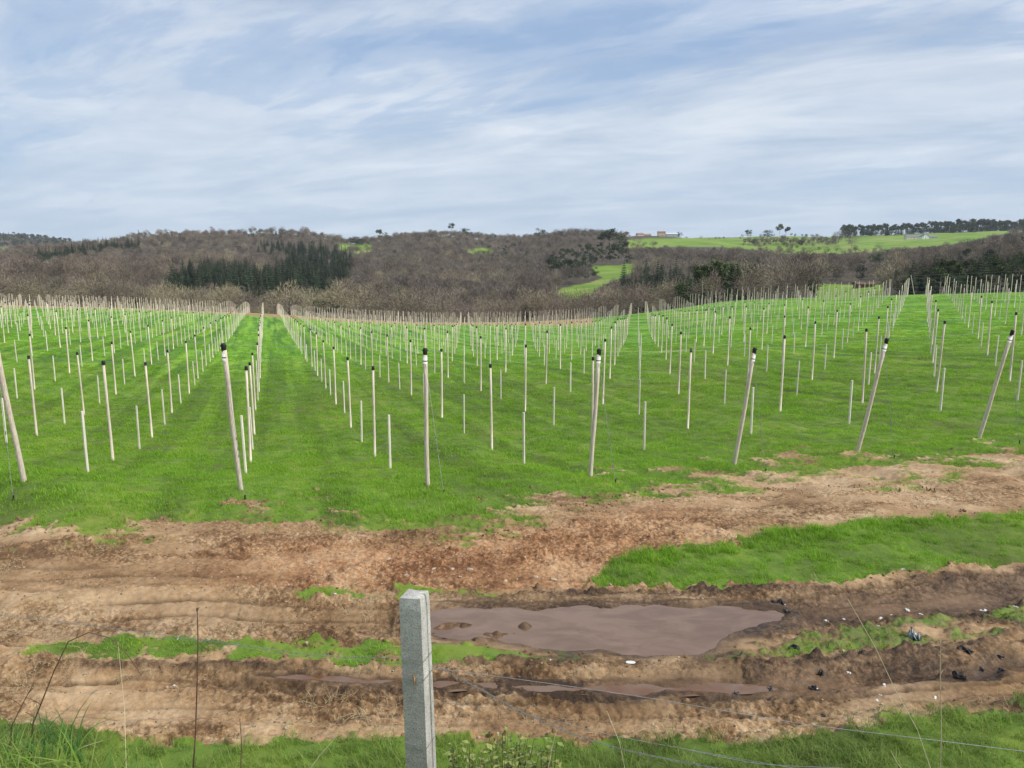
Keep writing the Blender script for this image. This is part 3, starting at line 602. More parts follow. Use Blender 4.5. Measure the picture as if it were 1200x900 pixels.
# ------------------------------------------------------------------ posts of the plantation
ORI = np.array([-6.0417, 16.5986]); CD = np.array([math.sin(ROWA), math.cos(ROWA)]); RD = np.array([math.cos(R(17.5)), math.sin(R(17.5))])
SX, SP, HT, HS = 4.0, 7.879, 3.13, 1.59
ORD = ['zeroth', 'first', 'second', 'third', 'fourth', 'fifth', 'sixth', 'seventh', 'eighth', 'ninth', 'tenth', 'eleventh', 'twelfth', 'thirteenth', 'fourteenth', 'fifteenth']
END_PX = {-1: (28, 565), 0: (282, 575), 1: (501, 568), 2: (692, 560), 3: (860, 548), 4: (1005, 531), 5: (1147, 515)}
END_ORD = {-1: 'leftmost leaning end post', 0: 'second leaning end post from the left', 1: 'third leaning end post from the left', 2: 'fourth leaning end post from the left',
           3: 'third leaning end post from the right', 4: 'second leaning end post from the right', 5: 'rightmost leaning end post'}
def row_name(i):
    if i in END_ORD: return END_ORD[i]
    if i < -1: return None
    return None
def tall_mb(sides=8, r=.040, cap=True, h=HT):
    p = MB(); p.tube([(0, 0, -.3), (0, 0, .9), (.004, .003, 1.9), (0, 0, h-.06)], [r*1.06, r*1.03, r, r*.96], sides); return p
def cap_mb(r=.052, h0=HT-.135, sides=10):
    c = MB(); c.tube([(0, 0, h0), (0, 0, h0+.03), (0, 0, h0+.115), (0, 0, h0+.135)], [r*.92, r, r*.96, r*.72], sides); return c
def place_base(i, j):
    q = ORI+RD*SX*i+CD*SP*j; return q
tall_posts = []; short_posts = []
for i in range(-75, 70):
    for j2 in range(1, 61):
        j = j2/2; q = place_base(i, j)
        if q[1] < 5 or abs(q[0]/q[1]) > .74: continue
        (tall_posts if j2 % 2 == 0 else short_posts).append((q[0], q[1], i, j))
tall_posts = np.array(tall_posts); short_posts = np.array(short_posts)
def prep(A, jit):
    A = A[field_end(A[:, 0], A[:, 1]) < 0]
    A[:, 0] += rng.normal(size=len(A))*jit; A[:, 1] += rng.normal(size=len(A))*jit
    z = gfull(A[:, 0], A[:, 1]); u, v = project(A[:, 0], A[:, 1], z+1.6); d = np.hypot(A[:, 0], A[:, 1]); o = np.argsort(d); vis = (u > -4) & (u < 1204)
    return A[o], z[o], vis[o], u[o]
tall_posts, tz, tvis, tu = prep(tall_posts, .05); short_posts, sz, svis, su = prep(short_posts, .06)
print('tall', len(tall_posts), tvis.sum(), 'short', len(short_posts), svis.sum())
used = {}
def post_label(kind, i, j, u, cnt):
    i = int(i); what = 'tall black-capped post' if kind == 't' else 'short bare timber stake'
    k = int(round(j)) if kind == 't' else int(j+.5)
    if i in END_ORD and k <= 10: return '%s %s behind the %s' % (ORD[k], what, END_ORD[i])
    if 6 <= i <= 14 and k <= 10: return '%s %s of the %s row right of the rightmost end post' % (ORD[k], what, ORD[i-5])
    if -15 <= i <= -2 and k <= 10: return '%s %s of the %s row left of the leftmost end post' % (ORD[k], what, ORD[-1-i])
    return None
def build_posts(kind, A, Z, vis, U):
    root0 = None; nind = 0; rest = []
    far_l = 'thin black-capped post among the many in the farther part of the green field' if kind == 't' else 'small bare stake among the many in the farther part of the green field'
    grp = 'tall capped posts standing in rows on the field' if kind == 't' else 'short stakes standing between the tall posts'
    for k in range(len(A)):
        x, y, i, j = A[k]; U_ = U[k]
        if not vis[k]: 
            if math.hypot(x, y) > 40: rest.append(k)
            continue
        if nind >= 300: rest.append(k); continue
        nind += 1
        if root0 is None:
            if kind == 't':
                root0 = tall_mb().build('tall_post', M['new_wood'], smooth=True); child0 = cap_mb().build('cap', M['black'], root0, smooth=True)
            else:
                b_ = MB(); s = .036; n_ = 4; b_.tube([(0, 0, -.3), (0, 0, HS-.004), (0, 0, HS)], [s*1.05, s, s*.86], 6); root0 = b_.build('short_stake', M['pale_wood'], smooth=False); child0 = None
            o = root0
        else:
            o = root0.copy(); COL.objects.link(o)
            if child0: c = child0.copy(); COL.objects.link(c); c.parent = o
        o.location = (x, y, Z[k]); o.rotation_euler = (rng.normal()*.010, rng.normal()*.010, rng.random()*6); o.scale = (1, 1, 1+rng.normal()*.012)
        l = post_label(kind, i, j, U_, nind)
        for key in ('label', 'category', 'group'):
            if key in o: del o[key]
        tag(o, l or far_l, 'post' if kind == 't' else 'stake', grp if l else ('far capped posts' if kind == 't' else 'far bare stakes'))
    B = MB()
    for k in rest:
        x, y, i, j = A[k]; lx, ly = rng.normal()*.02, rng.normal()*.02; z = Z[k]; far = math.hypot(x, y) > 60
        if kind == 't':
            B.tube([(x, y, z-.3), (x+lx, y+ly, z+HT-.1)], [.042, .040], 5 if far else 6, 0, False); B.tube([(x+lx, y+ly, z+HT-.135), (x+lx, y+ly, z+HT)], [.05, .045], 5, 1)
        else: B.tube([(x, y, z-.3), (x+lx*.5, y+ly*.5, z+HS)], [.038, .036], 5, 0)
    if rest: tag(B.build('far_posts' if kind == 't' else 'far_stakes', [M['new_wood'], M['black']] if kind == 't' else [M['pale_wood']]),
        'dense band of tiny pale posts along the far side of the field' if kind == 't' else 'dense band of tiny pale stakes between the farthest posts', 'posts' if kind == 't' else 'stakes', None, 'stuff')
build_posts('t', tall_posts, tz, tvis, tu); build_posts('s', short_posts, sz, svis, su)

# leaning end posts
def end_post(i):
    if i in END_PX:
        x, y = at_px(*END_PX[i])
    else: x, y = place_base(i, -.12)
    z = float(gfull(x, y)[0]); t = empty('end_post', (x, y, z)); L = Vector((-CD[0], -CD[1], 0))
    lean = {0: .42, 1: .16, 2: .10, 3: .34, 4: .50, 5: .52, -1: .50}.get(i, .45); side = {0: -.14, -1: -.10, 1: -.03, 2: .12, 3: .20, 4: .20, 5: .2}.get(i, 0)
    top = L*lean + Vector((RD[0], RD[1], 0))*side; H = 3.14; P0 = lambda f: (top.x*f, top.y*f, H*f)
    B = MB(); fs = [-.12, 0, .25, .5, .75, .965]; w_ = [.010*math.sin(k*1.7+i) for k in range(6)]
    B.tube([(P0(f)[0]+w_[k], P0(f)[1], P0(f)[2]) for k, f in enumerate(fs)], [.056, .054, .052, .050, .048, .047], 12)
    B.build('shaft', M['old_wood'], t, smooth=True)
    c = MB(); c.tube([P0(.958), P0(.97), P0(1.0), P0(1.008)], [.046, .050, .050, .040], 12); cc_ = c.build('cap', M['black'], t, smooth=True)
    kn = MB()
    for s in (-1, 1): a = Vector(P0(.99)); d = Vector((RD[0]*s, RD[1]*s, .1)); kn.tube([a+d*.040, a+d*.060], [.020, .017], 8)
    kn.build('bracket', M['black'], t, smooth=True)
    b2 = MB(); b2.tube([P0(.90), P0(.945)], [.0515, .0505], 12); b2.build('strap', M['band'], t, smooth=True)
    b3 = MB(); b3.tube([P0(.915), P0(.922)], [.054, .054], 12); b3.build('clamp_ring', M['black'], t, smooth=True)
    # guy wire down to an anchor in front
    ax, ay = L.x*1.15+RD[0]*.12, L.y*1.15+RD[1]*.12; az = float(gfull(x+ax, y+ay)[0])-z
    g = MB(); g.tube([P0(.93), ((P0(.93)[0]+ax)/2, (P0(.93)[1]+ay)/2, (P0(.93)[2]+az)/2-.03), (ax, ay, az)], .005, 5)
    for f in (.38, .45, .5): q = Vector(P0(.93)).lerp(Vector((ax, ay, az)), f+.2); g.tube([q+Vector((0, 0, -.03)), q+Vector((0, 0, .03))], .012, 5)
    g.build('guy_wire', M['wire'], t); an = MB(); an.tube([(ax, ay, az-.1), (ax, ay, az+.05), (ax+.01, ay, az+.10)], [.018, .016, .012], 7); an.build('anchor', M['black'], t)
    lab = {-1: 'weathered end post cut by the left edge of the photo, leaning towards its top left', 0: 'weathered end post leaning left, nearest to the left-hand open lane', 1: 'nearly upright weathered end post standing above the concrete post',
           2: 'weathered end post in the middle of the front, leaning slightly right', 3: 'leaning end post just left of the second furthest right end post pair', 4: 'strongly leaning weathered end post, second from the right in the front line', 5: 'strongly leaning weathered end post, rightmost in the front line'}
    lab[3] = 'leaning weathered end post, third from the right in the front line'
    tag(t, lab[i], 'post', 'leaning end posts along the front of the field')
for i in range(-1, 6): end_post(i)
# slanted struts of the end posts at the far right
for (u, dx) in ((1066, .9), (1110, -.9)):
    y = 139; x = xr(u, 340)*y; z = float(gfull(x, y)[0]); B = MB(); s = 1 if dx > 0 else -1
    B.tube([(s*.95, 0, -.2), (0, 0, 3.5)], [.06, .055], 7)
    tag(B.build('brace_post', M['old_wood'], None, (x, y, z)), 'slanting prop at the far right %s of the open lane' % ('left side' if s > 0 else 'right side'), 'post')
# cross wires over the post tops
def wire_obj(pts, r, label, name='trellis_wire', grp='trellis wires over the post tops', cat='wire', mat_='wire', sag=0.03):
    B = MB(); P_ = []
    for a, b_ in zip(pts[:-1], pts[1:]):
        a = np.array(a, float); b_ = np.array(b_, float)
        for t in (0, .5): p = a+(b_-a)*t; p[2] -= sag*4*t*(1-t); P_.append(p)
    P_.append(np.array(pts[-1], float)); o = P_[0].copy(); B.tube([p-o for p in P_], r, 4)
    return tag(B.build(name, M[mat_], None, tuple(o)), label, cat, grp)
for j in (0, 1, 2, 3, 4):
    pts = []
    for i in range(-14, 24):
        q = place_base(i, j-(.0 if j else .12));
        if q[1] < 5 or abs(q[0]/q[1]) > .8: continue
        pts.append((q[0], q[1], float(gfull(q[0], q[1])[0])+HT-.05))
    wire_obj(pts, .0028, 'thin horizontal wire %s' % ['joining the tops of the leaning end posts', 'over the first line of capped posts', 'over the second line of capped posts', 'over the third line of capped posts', 'over the fourth line of capped posts'][j])
def edge_line(a0, a1, n, off=0, hh=HT):
    pts = []
    for a in np.linspace(R(a0), R(a1), n):
        x, y = math.sin(a)*100, math.cos(a)*100; d = 100-field_end(np.array([x]), np.array([y]))[0]; r = d+off
        pts.append((math.sin(a)*r, math.cos(a)*r, float(gfull(math.sin(a)*r, math.cos(a)*r)[0])+hh))
    return pts
wire_obj(edge_line(-36, 9, 70, -1), .022, 'light cable running along the tops of the farthest posts', 'boundary_cable', None, 'cable')
wire_obj(edge_line(9, 26, 30, -1), .020, 'cable over the posts on the brow right of the centre', 'boundary_cable', None, 'cable')
for k, hh in enumerate((.55, 1.3, 2.1, 2.9, 3.5)):
    wire_obj(edge_line(24, 37, 12, 3, hh), .014, '%s strand of the wire fence on the brow at the far right' % ['lowest', 'second lowest', 'middle', 'second highest', 'highest'][k], 'fence_wire', None, 'wire')

# ------------------------------------------------------------------ concrete fence post and wires (foreground)
def fence_post():
    y0 = 3.6; xt = xr(484, 698)*y0; zt = -float(dep(697))*y0; gx = xt+.03; g0 = float(gfull(gx, y0)[0]); H = zt-g0
    t = empty('concrete_post', (gx, y0, g0)); bm = bmesh.new(); w, d = .058, .055; levels = 34; ring = []
    prof = [(-w, -d), (w*.2, -d-.001), (w, -d), (w+.001, -d*.15), (w+.001, d*.10), (w-.010, d*.16), (w-.010, d*.34), (w+.001, d*.40), (w, d), (0, d+.001), (-w, d), (-w-.001, 0)]
    rs = random.Random(3)
    for k in range(levels+1):
        f = k/levels; z = -.35+(H+.35)*f; s = 1.05-.05*f; sh = 1.0 if k < levels else .93; ring.append([bm.verts.new((px2*s*sh+rs.uniform(-.0009, .0009), py2*s*sh+rs.uniform(-.0009, .0009), z-(.006 if k == levels-1 else 0)+(rs.uniform(-.004, .004) if k >= levels-1 else 0))) for px2, py2 in prof])
    n = len(prof)
    for a, b_ in zip(ring[:-1], ring[1:]):
        for q in range(n): bm.faces.new((a[q], a[(q+1) % n], b_[(q+1) % n], b_[q]))
    c = bm.verts.new((0, 0, H+.006)); 
    for q in range(n): bm.faces.new((ring[-1][q], ring[-1][(q+1) % n], c))
    me = bpy.data.meshes.new('shaft'); bm.to_mesh(me); bm.free(); me.materials.append(M['concrete']); s_ = link('shaft', me, t)
    for nm, vv in (('upper_wire_loop', 770), ('middle_wire_loop', 791), ('lower_wire_loop', 870)):
        z = -float(dep(vv))*(y0-.03)-g0+.0; B = MB(); e = .0035; c_ = [(-w-e, -d-e), (w+e, -d-e), (w+e+.001, d+e), (-w-e, d+e), (-w-e, -d-e)]; sl = .012
        B.tube([(px2*1.02, py2*1.02, z-sl*(px2/w)*.5) for px2, py2 in c_], .0018, 5); B.build(nm, M['wire'], t)
    z = -float(dep(790))*y0-g0; B = MB(); B.tube([(.008, -d-.012, z+.035), (.012, -d-.010, z+.005), (.009, -d-.008, z-.030)], [.004, .0055, .003], 6); B.build('rusty_clip', simple('rusty_wire', (.25, .12, .05), (.42, .27, .14), 50), t)
    t.rotation_euler = (0, R(-1.1), R(-17)); tag(t, 'square grey concrete fence post with wires tied round it, in the foreground', 'fence post')
    return gx, y0
fx, fy = fence_post()
def p3(u, v, y): return (xr(u, v)*y, y, -float(dep(v))*y)
def fwire(pl, r, label, barbs=0, name='fence_wire', twist=False):
    P_ = [np.array(p3(*p)) for p in pl]; Q = []
    for k in range(len(P_)-1):
        a, b_, c, d = P_[max(k-1, 0)], P_[k], P_[k+1], P_[min(k+2, len(P_)-1)]
        for t in np.arange(0, 1, .1): Q.append(.5*((2*b_)+(-a+c)*t+(2*a-5*b_+4*c-d)*t*t+(-a+3*b_-3*c+d)*t**3))
    Q.append(P_[-1]); o = Q[0].copy(); Q = np.array(Q)-o; B = MB()
    if twist:
        T = np.interp(np.linspace(0, len(Q)-1, len(Q)*12), np.arange(len(Q)), np.arange(len(Q))); Qi = np.stack([np.interp(T, np.arange(len(Q)), Q[:, k]) for k in range(3)], 1)
        for s in (0, PI): ph = np.linspace(0, 75*PI, len(Qi))+s; B.tube(Qi+np.stack([0*ph, .0026*np.cos(ph), .0026*np.sin(ph)], 1), r, 4)
    else: B.tube(Q, r, 6)
    L_ = np.cumsum(np.r_[0, np.linalg.norm(np.diff(Q, axis=0), axis=1)])
    for k in range(barbs):
        s = L_[-1]*(k+.5)/barbs; c = np.array([np.interp(s, L_, Q[:, q]) for q in range(3)]); rb_ = random.Random(k)
        for e in range(4): d = np.array([rb_.uniform(-.4, .4), rb_.uniform(-1, 1), rb_.uniform(-1, 1)]); d /= np.linalg.norm(d); B.tube([c, c+d*.014], [.0014, .0006], 4)
        B.tube([c+[-.006, 0, 0], c+[.006, 0, 0]], .0032, 5)
    tag(B.build(name, M['wire'], None, tuple(o)), label, 'wire', 'loose strands of the fence by the concrete post')
fwire([(506, 783, 3.6), (600, 795, 3.55), (760, 818, 3.5), (940, 848, 3.45), (1100, 868, 3.4), (1230, 884, 3.4), (1500, 915, 3.3)], .0017, 'long grey wire sagging rightwards from the concrete post')
fwire([(508, 778, 3.62), (560, 806, 3.5), (620, 838, 3.4), (700, 870, 3.3), (800, 893, 3.25), (930, 915, 3.2)], .0016, 'twisted barbed wire dropping steeply right of the concrete post', 14, 'barbed_wire', True)
fwire([(506, 822, 3.6), (560, 828, 3.55), (640, 842, 3.5), (720, 862, 3.45), (860, 888, 3.4), (1000, 912, 3.35)], .0011, 'thin faint wire drooping low right of the concrete post')
fwire([(468, 771, 3.6), (380, 768, 3.6), (290, 757, 3.6), (190, 744, 3.6), (90, 731, 3.6), (-20, 719, 3.6), (-300, 690, 3.6)], .0008, 'barbed wire running left from the concrete post over the mud', 22, 'barbed_wire', True)
fwire([(470, 778, 3.6), (420, 774, 3.6), (330, 766, 3.6), (240, 752, 3.6), (60, 742, 3.6), (-200, 738, 3.6)], .0007, 'thin plain wire running left below the barbed strand')
fwire([(800, 877, 3.4), (850, 888, 3.38), (900, 896, 3.35), (980, 900, 3.3), (1080, 906, 3.3)], .0015, 'short grey wire in the grass right of the bottom centre')

# ------------------------------------------------------------------ foreground weeds
def stalk(name, pl, r0, r1, m_, label, side=(), heads=False):
    P_ = [np.array(p3(*p)) for p in pl]; b0 = P_[0].copy(); g = float(gfull(b0[0], b0[1])[0]); B = MB()
    if b0[2] > g: b0 = np.array([b0[0], b0[1], g]); P_.insert(0, b0)
    Q = np.array(P_)-b0; B.tube(Q, np.linspace(r0, r1, len(Q)), 5)
    rs = random.Random(len(pl)+int(pl[0][0]))
    for f, du, ln in side:
        k = f*(len(Q)-1); i = int(k); c = Q[i]+(Q[min(i+1, len(Q)-1)]-Q[i])*(k-i); e = c+np.array([du*ln, rs.uniform(-.3, .3)*ln, ln*.6]); B.tube([c, (c+e)/2+[0, 0, ln*.06], e], [r1*1.2, r1, r1*.5], 4)
    o = B.build(name, M[m_], None, tuple(b0)); return tag(o, label, 'weed')
stalk('dead_stem', [(226, 905, 3.3), (229, 860, 3.3), (231, 800, 3.3), (232, 750, 3.3), (231, 712, 3.3)], .0042, .0022, 'bramble', 'tall straight dead stem left of the concrete post', ((.97, -.25, .03), (.98, .3, .025)))
stalk('bramble_stem', [(36, 905, 3.3), (38, 850, 3.3), (52, 815, 3.3), (64, 785, 3.3), (80, 752, 3.3), (104, 741, 3.3), (130, 748, 3.3), (150, 768, 3.3), (166, 792, 3.3)], .004, .0016, 'bramble', 'arching dark bramble shoot at the lower left', ((.3, -.9, .09), (.45, .5, .06), (.25, -.5, .07), (.6, .3, .05)))
stalk('bramble_stem', [(8, 905, 3.2), (14, 850, 3.2), (28, 822, 3.2), (40, 800, 3.2)], .0035, .0015, 'bramble', 'short dark bramble shoot in the bottom left corner', ((.6, -.7, .07), (.8, .6, .06)))
stalk('dry_stalk', [(1102, 905, 3.3), (1103, 850, 3.3), (1102, 800, 3.3), (1102, 750, 3.3)], .0028, .0018, 'dry', 'upright dry stalk near the lower right corner', ((.97, .5, .03), (.9, -.5, .03), (.8, .6, .03)))
stalk('straw_stalk', [(1092, 905, 3.3), (1075, 855, 3.3), (1050, 810, 3.3), (1025, 757, 3.3), (994, 703, 3.3)], .0022, .0010, 'straw', 'long pale straw stalk slanting up leftwards at the lower right')
stalk('straw_stalk', [(733, 905, 3.3), (726, 870, 3.3), (711, 833, 3.3)], .0020, .001, 'straw', 'short straw stalk slanting left, between concrete post and bottom centre')
stalk('straw_stalk', [(642, 905, 3.3), (646, 880, 3.3), (652, 856, 3.3)], .0020, .001, 'straw', 'small straw stalk beside the mottled leafy plant')
stalk('straw_stalk', [(1060, 905, 3.3), (1052, 895, 3.3), (1044, 880, 3.3)], .0020, .001, 'straw', 'small straw stalk low at the lower right')
stalk('dead_stem', [(282, 905, 3.4), (283, 870, 3.4), (281, 842, 3.4)], .003, .0016, 'bramble', 'short dead stem right of the tall straight one')
stalk('straw_stalk', [(360, 905, 3.3), (375, 885, 3.3), (395, 862, 3.3)], .0026, .0012, 'straw', 'pale straw stalk leaning right, left of the concrete post')
stalk('straw_stalk', [(148, 905, 3.5), (146, 830, 3.6), (138, 752, 3.6)], .0016, .0009, 'straw', 'thin pale straw stalk standing inside the bramble arch')
stalk('straw_stalk', [(70, 900, 3.2), (95, 876, 3.2), (120, 868, 3.2)], .0026, .0012, 'straw', 'pale bent straw stalk beside the tall grass tuft')
def leafy(u, v, y, w, h, n, label, seed):
    x, _, _ = p3(u, v, y); g = float(gfull(x, y)[0]); t = empty('leafy_plant', (x, y, g)); r_ = random.Random(seed); ztop = -float(dep(v-h))*y-g
    St = MB(); Lf = MB()
    for k in range(n):
        a = r_.uniform(0, 6.28); rr_ = r_.uniform(.2, 1)*w; top = np.array([rr_*math.cos(a), rr_*.6*math.sin(a), ztop*r_.uniform(.80, 1.06)*(1-.12*(rr_/w)**2)])
        base = np.array([top[0]*.35, top[1]*.35, 0]); mid = (base+top)/2+[0, 0, .03]; St.tube([base, mid, top], [.0022, .0018, .001], 4)
        for q in range(7):
            f = .45+.55*q/6; c = base+(top-base)*f; b_ = r_.uniform(0, 6.28); L_ = r_.uniform(.026, .050); d = np.array([math.cos(b_), math.sin(b_), r_.uniform(-.2, .7)]); d /= np.linalg.norm(d)
            s = np.cross(d, [0, 0, 1]); s /= np.linalg.norm(s)+1e-6; nn = np.cross(s, d); W_ = L_*.34
            Lf.add([c, c+d*L_*.5+s*W_+nn*.004, c+d*L_, c+d*L_*.5-s*W_+nn*.004, c+d*L_*.5-nn*.004], [(0, 1, 4), (1, 2, 4), (2, 3, 4), (3, 0, 4)])
    St.build('stems', M['bramble'], t); Lf.build('leaves', M['leaf'], t, smooth=True); tag(t, label, 'plant')
leafy(590, 900, 3.45, .21, 34, 44, 'mottled yellow-green leafy plant just right of the concrete post', 1)
leafy(545, 905, 3.4, .10, 30, 14, 'low mottled leafy plant touching the foot of the concrete post', 2)
leafy(640, 900, 3.4, .10, 30, 12, 'small mottled leafy sprig right of the larger leafy plant', 4)
tm = clump_mesh('grass_tuft', 130, .26, .12, .30, .010, .9, M['tuft'], 5); x, y, _ = p3(25, 880, 3.15); tag(link('grass_tuft', tm, None, (x, y, float(gfull(x, y)[0]))), 'lush bluish-green grass tuft filling the bottom left corner', 'grass tuft')
tm = clump_mesh('grass_tuft', 70, .22, .10, .27, .007, .9, M['tuft'], 5); x, y, _ = p3(130, 895, 3.2); tag(link('grass_tuft', tm, None, (x, y, float(gfull(x, y)[0]))), 'smaller grass tuft right of the lush corner tuft', 'grass tuft')

# ------------------------------------------------------------------ litter and loose stones
def scrap(u, v, s, m_, label, seed, cat, tall=.24, flat=False, name='plastic_scrap'):
    x, y, z = on_px(u, v); r_ = random.Random(seed); nx, ny = (9, 7); sx, sy = s, s*.62
    if flat: nx, ny = 3, 3
    pv = [[0, 0] for _ in range(3)]; V = []; Fc = []; ph = [r_.uniform(0, 6) for _ in range(6)]
    for j in range(ny):
        for i in range(nx):
            a, b_ = i/(nx-1)-.5, j/(ny-1)-.5; e = 1-.35*abs(math.sin(3*a+ph[0]))*abs(b_)*2
            zz_ = 0 if flat else s*tall*(.5*math.sin(9*a+ph[1]+5*b_)+.4*math.sin(13*b_+ph[2]-6*a)+.35*r_.uniform(-1, 1)+.5*(1-4*(a*a+b_*b_)))
            V.append((a*sx*e+(0 if flat else r_.uniform(-.10, .10)*s), b_*sy*e*(1 if flat else .55+.45*abs(math.sin(a*7+ph[3])))+(0 if flat else r_.uniform(-.09, .09)*s), max(zz_, -.01)+(.018 if flat else .012)))
    for j in range(ny-1):
        for i in range(nx-1): k = j*nx+i; Fc.append((k, k+1, k+nx+1, k+nx))
    n = len(V); V += [(a, b_, c-.004) for a, b_, c in V]; Fc += [tuple(reversed([q+n for q in f])) for f in Fc]
    edge = [i for i in range(nx)]+[j*nx+nx-1 for j in range(1, ny)]+[(ny-1)*nx+i for i in range(nx-2, -1, -1)]+[j*nx for j in range(ny-2, 0, -1)]
    for a, b_ in zip(edge, edge[1:]+edge[:1]): Fc.append((b_, a, a+n, b_+n))
    me = bpy.data.meshes.new(name); me.from_pydata(V, [], Fc); me.materials.append(M[m_]); me.polygons.foreach_set('use_smooth', [not flat and m_ != 'blk_plastic']*len(Fc)); me.update()
    o = link(name, me, None, (x, y, z-(0 if flat else .008))); s *= 1; o.rotation_euler = (r_.uniform(-.15, .15), r_.uniform(-.15, .15), r_.uniform(0, 3) if not flat else -.3); tag(o, label, cat)
B_ = [(913, 706, .26, 'crumpled black plastic at the right end of the long puddle, the upper piece'), (921, 724, .18, 'crumpled black plastic just below the right end of the long puddle'), (823, 739, .12, 'upper dark scrap sticking out of the long puddle near its right end'),
 (819, 749, .12, 'lower dark scrap sticking out of the long puddle near its right end'), (889, 780, .15, 'dark scrap on the right slope below the long puddle'), (930, 765, .20, 'crumpled black plastic in the grass strip right of the puddle'),
 (862, 809, .17, 'black plastic scrap left of the pale sheet in the near rut'), (903, 804, .18, 'black plastic scrap touching the pale sheet in the near rut'), (962, 788, .20, 'black plastic scrap right of the pale sheet, the upper of two'), (955, 800, .18, 'black plastic scrap right of the pale sheet, the lower of two'),
 (966, 838, .11, 'small black scrap on the mud nearest the lower right grass'), (1130, 767, .24, 'large black plastic scrap under the right grass strip'), (1126, 787, .26, 'flattened black plastic lying in the rut at the right'), (1151, 779, .14, 'small black scrap between two larger ones at the right'),
 (1177, 783, .20, 'black plastic scrap nearest the right edge of the photo'), (1172, 768, .12, 'small dark scrap above the one nearest the right edge'), (1010, 770, .12, 'small dark scrap in the middle of the right grass strip edge')]
for k, (u, v, s, l) in enumerate(B_): scrap(u, v, s*.68, 'blk_plastic', l, 100+k, 'litter')
scrap(1070, 753, .17, 'gry_plastic', 'grey-blue plastic bundle on the right grass strip', 140, 'litter', .6)
scrap(764, 726, .16, 'gry_plastic', 'grey plastic shred lying in the middle of the long puddle', 141, 'litter', .15)
Wh = [(968, 720, .17, 'white scrap on the mud right of the puddle, leftmost of the white trail'), (990, 722, .12, 'second white scrap of the trail right of the puddle'), (1032, 721, .13, 'larger white scrap in the middle of the white trail'), (1028, 735, .17, 'broad white scrap in the grass below the white trail'),
 (1045, 714, .09, 'tiny white scrap between two larger pieces of the white trail'), (1064, 709, .15, 'white scrap high in the white trail on the wet mud'), (1079, 716, .10, 'small white scrap right of the highest one in the trail'), (1155, 710, .24, 'long thin white strip near the right edge of the photo'), (1190, 712, .14, 'white strip touching the right edge of the photo'),
 (887, 801, .17, 'pale crumpled sheet between black scraps in the near rut'), (1036, 806, .09, 'uppermost piece of the zigzag white trail in the rut'), (1033, 813, .09, 'middle piece of the zigzag white trail in the rut'), (1028, 820, .09, 'lowest piece of the zigzag white trail in the rut'), (1048, 797, .10, 'white fleck above the zigzag trail'),
 (1057, 674, .12, 'white scrap on the grass island edge at the right'), (1073, 747, .09, 'white flake beside the grey-blue bundle'), (1096, 815, .09, 'white flake on the dark mud at the lower right'), (994, 788, .10, 'white flake in the mud below the right grass strip'), (645, 779, .09, 'pale curled scrap in the turf strip below the puddle'),
 (1010, 752, .08, 'white speck in the grass strip left of the trail'), (347, 794, .11, 'pale scrap in the mud left of the concrete post'), (204, 798, .12, 'pale flat scrap in the left rut'), (393, 702, .07, 'white pebble-like scrap left above the concrete post')]
for k, (u, v, s, l) in enumerate(Wh): scrap(u, v, s*.6, 'wht_plastic', l, 200+k, 'litter', .08)
scrap(739, 783, .115, 'wht_plastic', 'small white rectangular card on the turf below the puddle', 300, 'card', .1, True, 'white_card')
St_ = [(477, 674, .05, 'pale flat stone above the concrete post'), (509, 667, .045, 'dark-sided stone right of the pale flat one above the concrete post'), (530, 667, .045, 'stone in the middle of the group above the concrete post'), (551, 669, .05, 'grey stone on the reddish soil left of centre'), (592, 681, .06, 'long stone low on the reddish soil'),
 (628, 675, .055, 'buff stone near the start of the grass island'), (649, 679, .05, 'stone nearest the tip of the grass island'), (455, 655, .04, 'small stone high on the reddish soil'), (615, 655, .04, 'small pale stone in the reddish soil right of centre')]
for k, (u, v, s, l) in enumerate(St_):
    x, y, z = on_px(u, v); o = link('stone', rock_mesh('stone', M['stone'], 1, .55, 60+k), None, (x, y, z+s*.15)); o.scale = (s, s*.9, s); o.rotation_euler = (0, 0, k); tag(o, l, 'stone')

# ------------------------------------------------------------------ trees
def limb_set(h, n, r0, spread, start, seed, up=.8):
    """trunk with tapered limbs; returns builder and limb end points"""
    r_ = random.Random(seed); B = MB(); lean = np.array([r_.uniform(-.04, .04), r_.uniform(-.04, .04)])*h; top = h*.82
    pts = [(0, 0, -1.2), (0, 0, 0), (lean[0]*.4, lean[1]*.4, top*.4), (lean[0], lean[1], top*.75), (lean[0]*1.3, lean[1]*1.2, top)]
    B.tube(pts, [r0*1.15, r0, r0*.75, r0*.45, r0*.12], 6); ends = []
    for k in range(n):
        a = k*2.4+r_.uniform(-.4, .4); f = start+(1-start)*k/n*.9; z = top*f; b_ = np.array([lean[0]*f, lean[1]*f, z]); L_ = spread*(.6+.5*r_.random())*(1.1-.5*f)
        e = b_+np.array([math.cos(a)*L_, math.sin(a)*L_, L_*up*(.7+.5*r_.random())]); m_ = (b_+e)/2+[0, 0, -.08*L_]
        B.tube([b_, m_, e], [r0*.42*(1.1-f*.6), r0*.28, r0*.08], 5); ends.append((b_, m_, e))
    return B, ends
